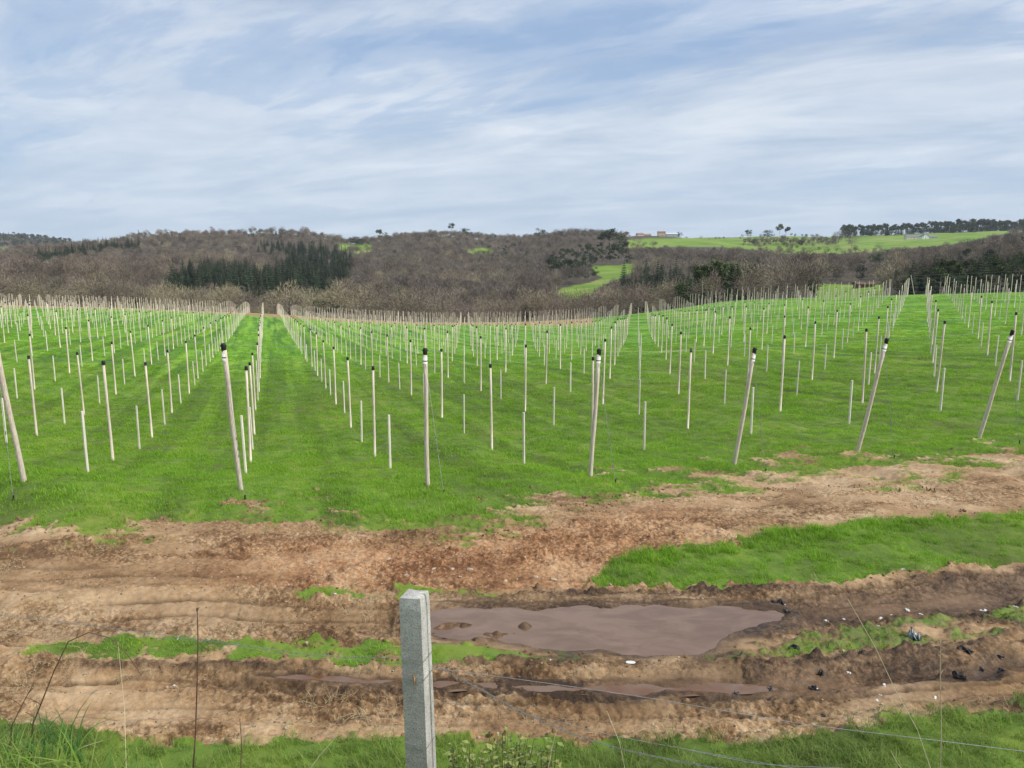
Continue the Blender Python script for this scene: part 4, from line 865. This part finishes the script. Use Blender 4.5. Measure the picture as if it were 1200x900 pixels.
def bare_crown(h, w, n, seed, base=.22, clump=14):
    """hundreds of slender twigs radiating through an uneven crown"""
    r_ = np.random.default_rng(seed); V = []; Fc = []
    cl = []
    for k in range(clump):
        d = r_.normal(size=3); d /= np.linalg.norm(d); d[2] = d[2]*.9+.12; cl.append((d*[w*.33, w*.33, h*.27]*r_.uniform(.7, 1.15)+[0, 0, h*.58], w*r_.uniform(.20, .34)))
    k = 0
    while k < n:
        c, rr_ = cl[r_.integers(clump)]; d = r_.normal(size=3); d /= np.linalg.norm(d); d[2] = abs(d[2])*.9 if r_.random() < .75 else d[2]
        p = c+d*rr_*r_.random()**.4
        if p[2] < h*base: continue
        o = p-[0, 0, h*.30]; o /= np.linalg.norm(o); dr = o*1.0+r_.normal(size=3)*.45; dr /= np.linalg.norm(dr); L_ = r_.uniform(.7, 1.9)*h/11; wd = r_.uniform(.035, .085)*h/11
        s = np.cross(dr, r_.normal(size=3)); s /= np.linalg.norm(s); b0 = len(V); mid = p+dr*L_*.5+r_.normal(size=3)*.08
        V += [p-s*wd, p+s*wd, mid+s*wd*.7, mid-s*wd*.7, p+dr*L_]; Fc += [(b0, b0+1, b0+2, b0+3), (b0+3, b0+2, b0+4)]; k += 1
    return V, Fc
def leaf_crown(h, w, n, seed, base=.15, flat=1., clump=11, size=.45):
    r_ = np.random.default_rng(seed); V = []; Fc = []; cl = []
    for k in range(clump):
        d = r_.normal(size=3); d /= np.linalg.norm(d); z0 = h*(base+1)/2; cl.append((d*[w*.34, w*.34, h*(1-base)*.30*flat]+[0, 0, z0+(h*(1-flat)*.3)], w*r_.uniform(.17, .30)))
    for k in range(n):
        c, rr_ = cl[r_.integers(clump)]; d = r_.normal(size=3); d /= np.linalg.norm(d); p = c+d*rr_*[1, 1, .75]*r_.random()**.33
        if p[2] < h*base: p[2] = h*base+.2
        a = r_.normal(size=3); a /= np.linalg.norm(a); b_ = np.cross(a, d+1e-3); b_ /= np.linalg.norm(b_); s = size*r_.uniform(.5, 1.2)*h/12; b0 = len(V)
        V += [p-a*s, p+b_*s*.55, p+a*s, p-b_*s*.55]; Fc.append((b0, b0+1, b0+2, b0+3))
    return V, Fc
def conifer_crown(h, w, seed, tiers=15):
    r_ = np.random.default_rng(seed); V = []; Fc = []
    for t in range(tiers):
        f = t/(tiers-1); z = h*(.10+.88*f); R_ = w*.5*(1-f)**.85+.12; nb = int(15-9*f)
        for k in range(nb):
            a = k*6.283/nb+t*.7+r_.uniform(-.2, .2); L_ = R_*r_.uniform(.75, 1.2); dx, dy = math.cos(a), math.sin(a); drp = -.28*L_+r_.uniform(-.1, .25); wd = L_*.26+.08; b0 = len(V)
            V += [(0, 0, z+.25), (dx*L_*.55-dy*wd, dy*L_*.55+dx*wd, z+drp*.45), (dx*L_, dy*L_, z+drp), (dx*L_*.55+dy*wd, dy*L_*.55-dx*wd, z+drp*.45), (dx*L_*.5, dy*L_*.5, z+drp*.3-.35)]
            Fc += [(b0, b0+1, b0+2), (b0, b0+2, b0+3), (b0+1, b0+4, b0+2), (b0+3, b0+2, b0+4)]
    V.append((0, 0, h)); V.append((.12, 0, h*.93)); V.append((-.12, .05, h*.93)); b0 = len(V)-3; Fc.append((b0, b0+1, b0+2)); return V, Fc
def crown_mesh(V, Fc, m_):
    me = bpy.data.meshes.new('crown'); me.from_pydata([tuple(map(float, v)) for v in V], [], Fc); me.materials.append(m_); me.update(); return me
KINDS = {}   # kind -> list of (trunk_mesh, crown_mesh, height)
def reg(kind, tb, crown, h): KINDS.setdefault(kind, []).append((tb, crown, h))
for k in range(5):
    h = 11; tb, _ = limb_set(h, 9, .17, 3.0, .28, k); V, Fc = bare_crown(h, 8.0+k*.5, 620, 300+k); reg('bare', tb.mesh('trunk', M['bark']), crown_mesh(V, Fc, M[['twig_a', 'twig_b', 'twig_c', 'twig_a', 'twig_b'][k]]), h)
for k in range(3):
    h = 8; tb, _ = limb_set(h, 8, .13, 2.6, .2, 20+k); V, Fc = bare_crown(h, 8.6, 620, 330+k, .08, 16); reg('round', tb.mesh('trunk', M['bark']), crown_mesh(V, Fc, M[['twig_c', 'twig_a', 'twig_c'][k]]), h)
for k in range(2):
    h = 14; tb, _ = limb_set(h, 6, .16, 2.0, .55, 40+k, 1.2); V, Fc = bare_crown(h, 5.0, 330, 350+k, .38, 9); reg('birch', tb.mesh('trunk', M['pale_bark']), crown_mesh(V, Fc, M[['twig_b', 'twig_a'][k]]), h)
for k in range(3):
    h = 14; tb = MB(); tb.tube([(0, 0, -1.2), (0, 0, 0), (0, 0, h*.95)], [.2, .18, .03], 6); V, Fc = conifer_crown(h, 6.2+k*.6, 360+k); reg('spruce', tb.mesh('trunk', M['bark']), crown_mesh(V, Fc, M['needle']), h)
for k in range(3):
    h = 15; tb, _ = limb_set(h, 7, .20, 2.4, .55, 60+k, .6); V, Fc = leaf_crown(h, 7.5, 520, 370+k, .52, .9, 9); reg('pine', tb.mesh('trunk', M['pale_bark'] if k == 1 else M['bark']), crown_mesh(V, Fc, M['needle_y']), h)
for k in range(3):
    h = 10; tb, _ = limb_set(h, 7, .20, 2.4, .3, 70+k); V, Fc = leaf_crown(h, 7.5, 640, 380+k, .1, 1, 12); reg('evergreen', tb.mesh('trunk', M['bark']), crown_mesh(V, Fc, M['ever']), h)
for k in range(2):
    h = 2.2; tb, _ = limb_set(h, 6, .05, 1.2, .1, 90+k); V, Fc = bare_crown(h, 4.2, 330, 390+k, .02, 10); reg('bush', tb.mesh('trunk', M['bark']), crown_mesh(V, Fc, M[['twig_a', 'twig_c'][k]]), h)
def joined(tm_, cm):
    V = []; Fc = []; mi = []; 
    for s, me in enumerate((tm_, cm)):
        o = len(V); V += [v.co[:] for v in me.vertices]; Fc += [[q+o for q in p.vertices] for p in me.polygons]; mi += [s]*len(me.polygons)
    me = bpy.data.meshes.new('wood_tree'); me.from_pydata(V, [], Fc); me.materials.append(tm_.materials[0]); me.materials.append(cm.materials[0]); me.polygons.foreach_set('material_index', mi); me.update(); return me
PROT = []; PIDX = {}
for kd, L_ in KINDS.items():
    PIDX[kd] = list(range(len(PROT), len(PROT)+len(L_)))
    for tm_, cm, h in L_: PROT.append((joined(tm_, cm), h))
CON = [[(190, 340), (190, 328), (205, 316), (240, 312), (335, 311), (335, 296), (345, 291), (400, 289), (417, 296), (413, 312), (400, 330), (385, 342), (368, 341), (362, 347), (300, 347), (215, 344)],
       [(300, 292), (302, 281), (345, 280), (382, 283), (382, 291), (335, 296)], [(30, 304), (32, 297), (90, 288), (165, 280), (168, 286), (90, 298), (60, 305)],
       [(1035, 352), (1040, 322), (1060, 313), (1100, 302), (1150, 288), (1200, 276), (1260, 268), (1260, 352)], [(700, 352), (702, 336), (722, 326), (760, 320), (800, 322), (812, 334), (800, 346), (745, 352)]]
PIN = [[(640, 317), (645, 300), (655, 292), (700, 286), (735, 287), (737, 300), (735, 316), (690, 320)], [(812, 349), (815, 320), (885, 330), (895, 342), (870, 352)]]
LANE = [[(355, 345), (362, 333), (398, 297), (402, 297), (370, 333), (366, 345)]]
def zone_any(u, v, polys, w=0):
    m = np.zeros(u.shape, bool)
    for p in polys: m |= sdist(u, v, p) < w
    return m
def wood_points():
    P_ = []; r = 165.
    while r < 1750:
        s = 4.7+.0040*r; n = int(R(84)*r/s); a = np.linspace(-R(42), R(42), n)+rng.normal(size=n)*.28*s/r; rr_ = r+rng.normal(size=n)*.3*s
        P_.append(np.stack([np.sin(a)*rr_, np.cos(a)*rr_], 1)); r += s*(.95+.0006*r)
    P_ = np.concatenate(P_); x, y = P_.T; h = base_h(x, y); rad = np.hypot(x, y); u, v = project(x, y, h)
    k = (field_end(x, y) > 7) & (meadow(x, y, u, v, rad) < .3) & (u > -70) & (u < 1270)
    k &= ~zone_any(u, v, LANE) & ~((u > 735) & (rad > 870) & (v < 299) & (u < 1180))
    k &= ~((u > 955) & (u < 1036) & (rad > 170) & (rad < 330)) & ~((u > 1030) & (rad < 205))
    return x[k], y[k], h[k], u[k], v[k], rad[k]
x, y, h, u, v, rad = wood_points(); n = len(x); print('wood trees', n)
nz = fbm(x, y, .010, 3, 71); nz2 = fbm(x, y, .03, 2, 72); rnd = rng.random(n)
kind = np.full(n, 'bare', object); kind[(rad < 330) | ((nz > .25) & (rad < 620))] = 'round'; kind[(nz2 > .42) & (rad > 340)] = 'birch'
kind[(rnd < .035) | ((nz < -.42) & (rnd < .35))] = 'evergreen'; kind[(nz2 < -.55) & (rnd < .5)] = 'evergreen'
_, vz = project(x, y, h+7.5); con = zone_any(u+nz2*6, vz+nz2*2, CON) & ((rad > 400) | (u > 1030)); thin = con | zone_any(u, vz, PIN) | (rng.random(n) < np.where(rad > 780, .9, .54)); x, y, h, u, v, rad, kind, nz, nz2, rnd, con, vz = [a_[thin] for a_ in (x, y, h, u, v, rad, kind, nz, nz2, rnd, con, vz)]; n = len(x); kind[con] = 'spruce'; kind[con & (u > 1030) & (rnd < .38)] = 'evergreen'; kind[con & (u > 1030) & (rnd > .72)] = 'pine'; kind[con & (u > 1030) & (nz2 > .15)] = 'bare'; pin = zone_any(u, vz, PIN); kind[pin] = np.where(rnd[pin] < .55, 'pine', np.where(rnd[pin] < .75, 'birch', 'evergreen')); kind[pin & (rnd > .88)] = 'evergreen'
kind[(u > 735) & (u < 1040) & (rnd < .18) & (rad > 300)] = 'evergreen'
right = (u > 1030) & con; 
scale = np.array([{'bare': 1.12, 'round': 1.3, 'birch': .8, 'spruce': 1.0, 'pine': .9, 'evergreen': .95}[k] for k in kind])*(.68+.55*rng.random(n))*(1+.35*nz2)
scale[rad > 780] *= .72; scale[right] *= .78; scale[(rad < 450)] *= .8
pick = np.array([rng.choice(PIDX[k]) for k in kind]); rotz = rng.random(n)*6.283
# is a tree hidden behind the brow of the field?  keep the nearest visible ones as things of their own
GL_ = {'bare': ('bare grey-brown tree in the leafless wood beyond the posts', 'leafless trees of the wood'), 'round': ('round bare tree in the belt of trees just beyond the far posts', 'round bare trees beyond the far posts'),
       'birch': ('slim bare tree with thin crown in the leafless wood', 'slim bare trees of the wood'), 'spruce': ('dark conifer in the plantation beyond the posts', 'dark conifers of the plantations'),
       'pine': ('tall pine with bare lower trunk in the dark stand right of centre', 'pines of the dark stand'), 'evergreen': ('dark rounded evergreen tree among leafless trees beyond the posts', 'evergreens among the leafless trees')}
def tree_thing(kd, var, x, y, z, s, rz, label, group=None, sx=1.0, nm=None):
    tm_, cm, h_ = KINDS[kd][var]; t = empty(nm or {'bare': 'bare_tree', 'round': 'bare_tree', 'birch': 'bare_tree', 'spruce': 'conifer', 'pine': 'pine_tree', 'evergreen': 'evergreen_tree', 'bush': 'bush'}[kd], (x, y, z))
    t.rotation_euler = (0, 0, rz); t.scale = (s*sx, s*sx, s); link('trunk', tm_, t); link('crown', cm, t)
    return tag(t, label, 'bush' if kd == 'bush' else 'tree', group)
hh = np.array([PROT[p][1] for p in pick])*scale; _, vq = project(x, y, h+hh*.85)
bad = np.zeros(n, bool)
for P_, far_ in zip(MEAD[:6], (600, 600, 760, 1500, 760, 330)): bad |= ((sdist(u, vq, P_) < -.3) | (sdist(u, (v+vq)/2, P_) < -.3)) & (rad < far_)
kp = ~bad; x, y, h, u, v, rad, kind, scale, pick, rotz, hh = [a_[kp] for a_ in (x, y, h, u, v, rad, kind, scale, pick, rotz, hh)]; n = len(x); ut, vt = project(x, y, h+hh); _, vm_ = project(x, y, h+hh*.3)
skl = np.interp(u, [0, 150, 300, 450, 560, 660, 745, 850, 960, 1075, 1200], [350, 352, 362, 368, 368, 366, 362, 346, 336, 334, 330])
visb = (vm_ < skl+3) & (u > 3) & (u < 1197); order = np.argsort(-hh/rad*visb); ind = np.zeros(n, bool); cnt = {}
for q in order:
    if not visb[q] or sum(cnt.values()) >= 300: break
    if hh[q]/rad[q] <= 0: break
    ind[q] = True; cnt[kind[q]] = cnt.get(kind[q], 0)+1
print(cnt)
zr = base_h(x, y)
for q in np.nonzero(ind)[0]:
    kd = kind[q]; tree_thing(kd, PIDX[kd].index(pick[q]), float(x[q]), float(y[q]), float(zr[q]), float(scale[q]), float(rotz[q]), *GL_[kd])
r_ = ~ind
scatter('distant_wood', np.stack([x, y, zr], 1)[r_], np.stack([0*x, 0*x, rotz], 1)[r_], scale[r_], pick[r_], [p[0] for p in PROT], 'far-off wood of leafless and dark evergreen trees covering the hills', 'wood')
# far tree belts on the right skyline, hedges of the green hill, the hill at the far left
P_ = []
def belt(pts, y0, y1, n, kinds, s, jit=3):
    pts = np.array(pts, float); L_ = np.r_[0, np.cumsum(np.hypot(*np.diff(pts, axis=0).T))]
    for k in range(n):
        t = rng.random()*L_[-1]; uu = np.interp(t, L_, pts[:, 0])+rng.normal()*jit*.3; yy = np.interp(t, L_, pts[:, 1]); yy += rng.normal()*jit*4; xx = xr(uu, 285)*yy
        kd = kinds[rng.integers(len(kinds))]; P_.append((xx, yy, rng.choice(PIDX[kd]), s*(.7+.6*rng.random())))
belt([(988, 1560), (1020, 1580), (1100, 1620), (1210, 1700)], 0, 0, 420, ['pine', 'evergreen', 'pine', 'spruce'], 1.25, 9)
belt([(1100, 1700), (1260, 1800)], 0, 0, 200, ['pine', 'evergreen'], 1.5, 14)
belt([(870, 1330), (905, 1320), (940, 1300), (983, 1290)], 0, 0, 95, ['bare', 'birch', 'evergreen', 'bare'], .95, 5)
belt([(735, 1480), (800, 1480), (870, 1470), (990, 1500)], 0, 0, 110, ['bare', 'bush', 'evergreen', 'bush'], .62, 7)
belt([(870, 1230), (920, 1225), (985, 1235)], 0, 0, 70, ['bush', 'bare', 'bush'], .7, 3)
belt([(735, 1010), (860, 960), (935, 930), (1010, 940), (1100, 980), (1180, 1000)], 0, 0, 190, ['bush', 'round', 'bare'], .7, 6)
belt([(0, 2400), (50, 2430), (90, 2450)], 0, 0, 620, ['pine', 'evergreen', 'spruce', 'bare'], 1.1, 40)
belt([(-30, 2250), (70, 2300)], 0, 0, 200, ['pine', 'bare', 'spruce', 'bare'], 1.0, 30)
belt([(392, 1105), (432, 1100)], 0, 0, 40, ['bare', 'evergreen', 'bare'], .85, 4)
P_ = np.array(P_); bh = base_h(P_[:, 0], P_[:, 1]); n = len(P_)
scatter('distant_tree_belts', np.stack([P_[:, 0], P_[:, 1], bh], 1), np.stack([np.zeros(n), np.zeros(n), rng.random(n)*6.28], 1), P_[:, 3], P_[:, 2], [p[0] for p in PROT], 'dark belts of trees and hedges along the far skyline and around the green hill', 'tree belts')
# trees that stand out on the skyline
def sky_tree(u, y, px, kd, var, label, sx=1.0, vb_=None):
    x_ = xr(u, 280)*y; z = float(base_h(np.array([x_]), np.array([float(y)]))[0]); H = px*y/F; s = H/KINDS[kd][var][2]
    tree_thing(kd, var, x_, float(y), z, s, u*.1, label, None, sx)
for a in [(877, 1380, 13, 'pine', 0, 'rounded dark pine on the skyline left of the tall pair', 1.3), (899, 1390, 12, 'evergreen', 0, 'low broad evergreen on the skyline between two pines', 1.3), (913, 1350, 20, 'pine', 1, 'taller dark tree of the pair on the right skyline', .9),
          (921, 1350, 17, 'pine', 2, 'shorter dark tree of the pair on the right skyline', 1.), (1031, 1090, 9, 'round', 1, 'small lone round bush standing in the middle of the green hill', 1), (998, 1150, 16, 'bare', 2, 'bare tree at the end of the hedge on the green hill', 1.2),
          (529, 1120, 17, 'pine', 0, 'tall flat-topped pine breaking the skyline left of centre', .9), (632, 1160, 17, 'evergreen', 1, 'dark round evergreen breaking the skyline right of centre', 1.1), (445, 1130, 16, 'pine', 2, 'dark pine at the right end of the pale skyline meadow', 1.1), (451, 1130, 12, 'evergreen', 2, 'dark low evergreen beside the pine at the skyline meadow', 1.),
          (545, 1130, 14, 'evergreen', 0, 'dark evergreen just right of the flat-topped skyline pine', 1.2), (578, 1180, 11, 'evergreen', 1, 'small dark evergreen on the skyline above the tiny meadow', 1.2), (796, 1420, 9, 'evergreen', 2, 'small round tree right of the pale houses', 1.2), (734, 1440, 8, 'bare', 0, 'small bare tree left of the pale houses', 1.1),
          (163, 1130, 12, 'spruce', 0, 'pointed dark conifer standing above the left skyline', 1), (80, 1250, 11, 'pine', 1, 'dark pine on the left skyline above the low gap', 1.2), (716, 900, 30, 'pine', 1, 'big dark pine at the right end of the dark stand', 1.1), (724, 910, 27, 'evergreen', 0, 'big dark evergreen closing the dark stand on the right', 1.2),
          (706, 905, 26, 'pine', 0, 'dark pine inside the right end of the dark stand', 1.1), (983, 1300, 13, 'round', 0, 'round bare tree at the right end of the hill copse', 1.1), (46, 335, 14, 'evergreen', 0, 'dark evergreen on the left just beyond the posts', .9)]: sky_tree(*a)

# ------------------------------------------------------------------ buildings on the far hill
WALLS = {'cream': simple('cream_render', (.56, .50, .42), (.68, .62, .54), 1, .9, None, 0), 'pinkish': simple('pinkish_render', (.50, .36, .29), (.62, .48, .40), 1, .9, None, 0), 'tan': simple('tan_render', (.50, .39, .25), (.62, .50, .34), 1, .9, None, 0),
         'grey': simple('grey_cladding', (.34, .36, .38), (.46, .48, .50), 1, .8, None, 0), 'white': simple('white_render', (.74, .74, .72), (.84, .84, .82), 1, .9, None, 0)}
ROOFS = {'tile': simple('clay_roof_tiles', (.22, .13, .10), (.34, .22, .17), 3, .9, None, 0), 'slate': simple('slate_roof', (.13, .14, .16), (.24, .25, .27), 3, .8, None, 0), 'light': simple('pale_sheet_roof', (.50, .52, .54), (.64, .66, .68), 3, .6, None, 0)}
M['glass'] = simple('window_glass', (.03, .035, .04), (.06, .07, .08), 1, .15, None, 0); M['door'] = simple('brown_door', (.10, .06, .04), (.16, .10, .07), 5, .6, None, 0)
def house(u, y, w, d, h, rh, wall, roof, label, rz=0, gable_x=True, nwin=3, storeys=2, chimney=True, dz=0):
    x_ = xr(u, 275)*y; z = float(base_h(np.array([x_]), np.array([float(y)]))[0])+dz; t = empty('house', (x_, y, z)); t.rotation_euler = (0, 0, rz)
    B = MB(); hw, hd = w/2, d/2
    B.box((-hw, -hd, -2), (hw, hd, h))
    if gable_x: B.add([(-hw+.01, -hd, h), (-hw+.01, hd, h), (-hw+.01, 0, h+rh), (-hw+.3, -hd, h), (-hw+.3, hd, h), (-hw+.3, 0, h+rh), (hw-.01, -hd, h), (hw-.01, hd, h), (hw-.01, 0, h+rh), (hw-.3, -hd, h), (hw-.3, hd, h), (hw-.3, 0, h+rh)], [(0, 2, 1), (3, 4, 5), (0, 3, 5, 2), (1, 2, 5, 4), (6, 7, 8), (9, 11, 10), (6, 8, 11, 9), (7, 10, 11, 8)])
    else: B.add([(-hw, -hd+.01, h), (hw, -hd+.01, h), (0, -hd+.01, h+rh), (-hw, -hd+.3, h), (hw, -hd+.3, h), (0, -hd+.3, h+rh)], [(0, 1, 2), (3, 5, 4), (0, 2, 5, 3), (1, 4, 5, 2)])
    B.build('walls', WALLS[wall], t)
    Rf = MB(); e = .5; th = .25
    if gable_x: prof = [(-hd-e, h-.25), (0, h+rh+.1), (hd+e, h-.25), (hd+e, h-.25+th), (0, h+rh+.1+th), (-hd-e, h-.25+th)]; V = [(s*(hw+e), a, b_) for s in (-1, 1) for a, b_ in prof]
    else: prof = [(-hw-e, h-.25), (0, h+rh+.1), (hw+e, h-.25), (hw+e, h-.25+th), (0, h+rh+.1+th), (-hw-e, h-.25+th)]; V = [(a, s*(hd+e), b_) for s in (-1, 1) for a, b_ in prof]
    Rf.add(V, [(0, 5, 4, 1), (1, 4, 3, 2), (6, 7, 10, 11), (7, 8, 9, 10), (5, 11, 10, 4), (4, 10, 9, 3), (0, 1, 7, 6), (1, 2, 8, 7), (0, 6, 11, 5), (2, 3, 9, 8)]); rf = Rf.build('roof', ROOFS[roof], t)
    if chimney: C_ = MB(); C_.box((hw*.4, -.4, h+rh*.5), (hw*.4+.9, .4, h+rh+1.2)); C_.build('chimney', WALLS[wall], rf)
    for s in range(storeys):
        for k in range(nwin):
            if s == 0 and k == nwin//2: D = MB(); xx = -hw+w*(k+.5)/nwin; D.box((xx-.6, -hd-.05, 0), (xx+.6, -hd-.002, 2.2)); D.build('door', M['door'], t); continue
            xx = -hw+w*(k+.5)/nwin; zz_ = 1.0+s*2.9; wn = MB(); wn.box((xx-.65, -hd-.06, zz_), (xx+.65, -hd-.002, zz_+1.4)); fr = wn.build('window', WALLS['white'], t)
            pn = MB(); pn.box((xx-.52, -hd-.09, zz_+.12), (xx+.52, -hd-.062, zz_+1.28)); pn.build('pane', M['glass'], fr)
    return tag(t, label, 'house')
house(750, 1420, 12, 9, 4.5, 2.4, 'cream', 'tile', 'leftmost pale house with a pitched roof on the far hill', .2)
house(759, 1440, 12, 9, 5.0, 2.6, 'pinkish', 'tile', 'pinkish house just right of the leftmost house on the far hill', -.1)
house(775, 1400, 13, 10, 7.4, 1.2, 'tan', 'tile', 'tall box-like tan house, highest of the far hill group', 0, True, 4, 2)
house(787, 1410, 20, 10, 5.2, 1.4, 'grey', 'light', 'low grey building, rightmost of the far hill group', 0, True, 4, 1, False)
house(1083, 1350, 11, 12, 4.0, 4.0, 'white', 'slate', 'white gabled farmhouse facing the viewer below the dark pine belt', 0, False, 3, 2)
house(1070, 1370, 26, 10, 4.0, 2.5, 'cream', 'slate', 'long low farm building left of the white gabled farmhouse', 0, True, 5, 1, False)
house(1092, 1360, 17, 9, 3.6, 2, 'grey', 'slate', 'low grey barn right of the white gabled farmhouse', 0, True, 3, 1, False)
tm_, cm = None, None
x_ = xr(1020, 332)*205; t = house(1017, 300, 7.0, 3.0, 1.5, .4, 'grey', 'slate', 'small dark low shed at the far edge of the right-hand field', .1, True, 1, 1, False); 
for c in t.children:
    if c.name.startswith('walls'): c.data.materials[0] = M['door']
    if c.name.startswith('roof'): c.data.materials[0] = M['door']
t.name = 'shed'; t['category'] = 'shed'

# ------------------------------------------------------------------ air
B = MB(); B.box((-3600, -60, -420), (3600, 5200, 260))
m = bpy.data.materials.new('thin_haze'); m.use_nodes = True; t = m.node_tree; t.nodes.clear(); o_ = t.nodes.new('ShaderNodeOutputMaterial'); pv = t.nodes.new('ShaderNodeVolumePrincipled')
pv.inputs['Color'].default_value = (.80, .88, 1, 1); pv.inputs['Density'].default_value = .00006; t.links.new(pv.outputs[0], o_.inputs['Volume'])
HAZE = True
if HAZE: tag(B.build('haze', m), 'thin pale blue haze over the far hills', 'haze', None, 'stuff')
